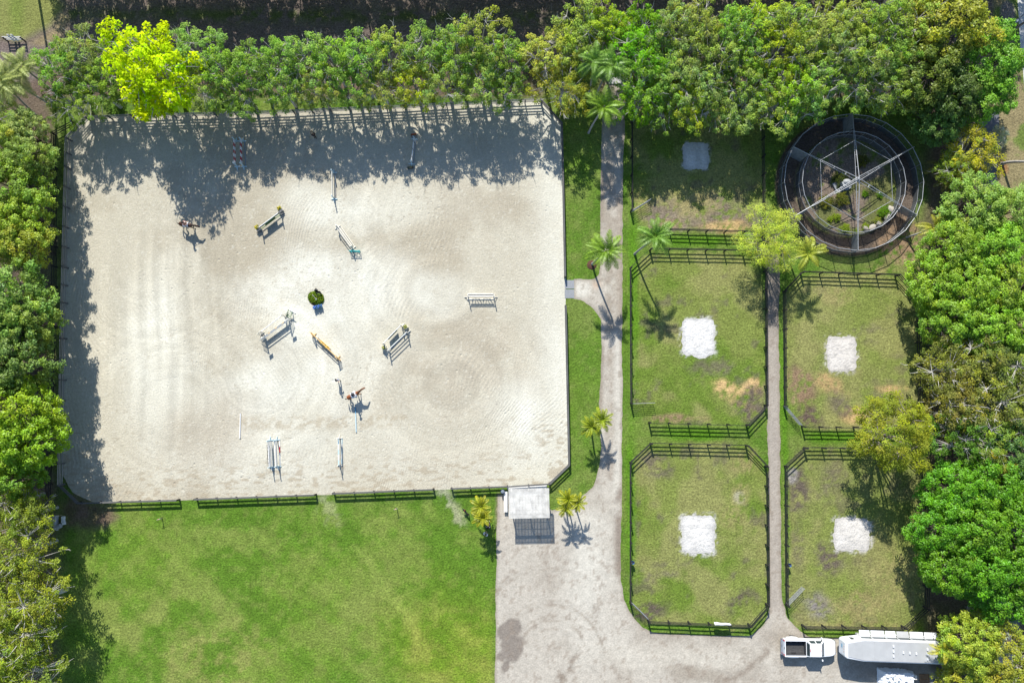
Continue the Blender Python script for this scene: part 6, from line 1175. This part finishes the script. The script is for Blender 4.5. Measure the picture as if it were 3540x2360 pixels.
h2 = V(1228, 1366); r2 = R(27); horse(h2, r2, 'chestnut horse with a white saddle pad standing near the pale blue pole', 'chestnut', 'chestnut', -.06, step=.14, head_turn=.14); person(mount(h2, r2), r2, 'rider in navy sitting on the chestnut horse', RIDE, 'cloth_navy', 'cloth_white', 'leather', 'brown_hair', ('helmet', 'black_plastic'))
person(V(1172, 1313), R(-60), 'person in a white shirt and cap standing on the sand behind the chestnut horse', {'elL': (.12, .26, 1.15), 'wrL': (.30, .16, 1.28), 'anL': (.12, .11, .09), 'toeL': (.29, .13, .035), 'knL': (.12, .11, .5)}, 'cloth_white', 'cloth_dark', 'black_plastic', 'black_hair', ('cap', 'black_plastic'))
person(V(1090, 474), R(-80), 'person in a tan hat and dark coat standing in the dappled shade', {'anL': (.14, .11, .09), 'toeL': (.31, .13, .035), 'knL': (.14, .11, .5)}, 'cloth_brown', 'cloth_dark', 'leather', 'brown_hair', ('brim', 'straw_hat'))
person(V(1679, 1841), R(60), 'person in a white shirt and blue trousers beside the palm shadow', {'elL': (.10, .28, 1.16), 'wrL': (.30, .14, 1.18), 'elR': (.10, -.28, 1.16), 'wrR': (.28, -.08, 1.2), 'chest': (.06, 0, 1.33), 'neck': (.1, 0, 1.46), 'head': (.14, 0, 1.56), 'crown': (.14, 0, 1.63)}, 'cloth_white', 'cloth_blue', 'black_plastic', 'black_hair')
SIT = {'pelvis': (0, 0, .52), 'spine': (-.04, 0, .72), 'chest': (-.05, 0, .92), 'neck': (-.03, 0, 1.06), 'head': (0, 0, 1.165), 'crown': (0, 0, 1.235), 'shL': (-.05, .175, .98), 'shR': (-.05, -.175, .98), 'elL': (.02, .26, .74), 'elR': (.02, -.26, .74), 'wrL': (.24, .16, .66), 'wrR': (.24, -.16, .66), 'hipL': (.02, .1, .50), 'hipR': (.02, -.1, .50), 'knL': (.46, .14, .50), 'knR': (.46, -.14, .50), 'anL': (.52, .14, .10), 'anR': (.52, -.14, .10), 'toeL': (.68, .15, .04), 'toeR': (.68, -.15, .04)}
cp = V(1688, 1816); person(cp, R(90), 'person in dark clothes and white shoes sitting on the folding chair', SIT, 'cloth_grey', 'cloth_dark', 'cloth_white', 'black_hair')
t = thing('folding_chair', 'dark folding chair with a person on it under the palm', 'chair', cp, R(90)); m = MB(); m.box((.05, 0, .39), (.46, .48, .04)); lpart('seat', m, M['cloth_dark'], t); m = MB(); m.box((-.19, 0, .68), (.04, .48, .46), mat=Matrix.Rotation(R(-8), 3, 'Y')); lpart('backrest', m, M['cloth_dark'], t)
for x_ in (-.15, .25):
    for y_ in (-.22, .22): m = MB(); m.tube((x_, y_, 0), (x_, y_, .40), .014, n=6); lpart('leg', m, M['dull_steel'], t)
for y_ in (-.25, .25): m = MB(); m.beam((-.18, y_, .58), (.26, y_, .58), .05, .03); lpart('armrest', m, M['black_plastic'], t)
# dog
d = thing('dog', 'black dog walking on the lawn beside the short palms', 'dog', V(1612, 1768), R(130), sc=(1.25,) * 3); k = Sk()
k.add('loin', (-.12, 0, .43), (.09, .10)); k.add('rump', (-.28, 0, .44), (.09, .10), 'loin'); k.add('tail1', (-.40, 0, .46), .03, 'rump'); k.add('tail2', (-.58, .03, .56), .012, 'tail1'); k.add('chest', (.14, 0, .42), (.10, .14), 'loin'); k.add('neck', (.28, 0, .53), .075, 'chest'); k.add('head', (.40, 0, .60), .072, 'neck'); k.add('muz', (.54, 0, .56), .035, 'head')
for s in (1, -1):
    k.add('ear%d' % s, (.38, s * .06, .67), .022, 'head'); k.add('eart%d' % s, (.38, s * .09, .64), .012, 'ear%d' % s); st_ = .05 * s
    k.add('hip%d' % s, (-.26, s * .075, .34), .06, 'rump'); k.add('stf%d' % s, (-.20 + st_, s * .075, .25), .042, 'hip%d' % s); k.add('hck%d' % s, (-.32 + st_, s * .075, .14), .022, 'stf%d' % s); k.add('paw%d' % s, (-.28 + st_, s * .075, .025), .026, 'hck%d' % s)
    k.add('sho%d' % s, (.16, s * .08, .32), .05, 'chest'); k.add('elb%d' % s, (.13 - st_, s * .08, .23), .032, 'sho%d' % s); k.add('wri%d' % s, (.14 - st_, s * .08, .11), .022, 'elb%d' % s); k.add('fpw%d' % s, (.16 - st_, s * .08, .025), .026, 'wri%d' % s)
me = k.mesh('body', 2); me.materials.append(M['black_coat']); link('body', me, None, d)
for s in (1, -1): m = MB(); m.ball((.455, s * .045, .62), .012, 6, 4); lpart('eye', m, M['eye'], d)
m = MB(); m.tube((.26, 0, .50), (.29, 0, .55), .085, n=10); lpart('collar', m, M['red_paint'], d)
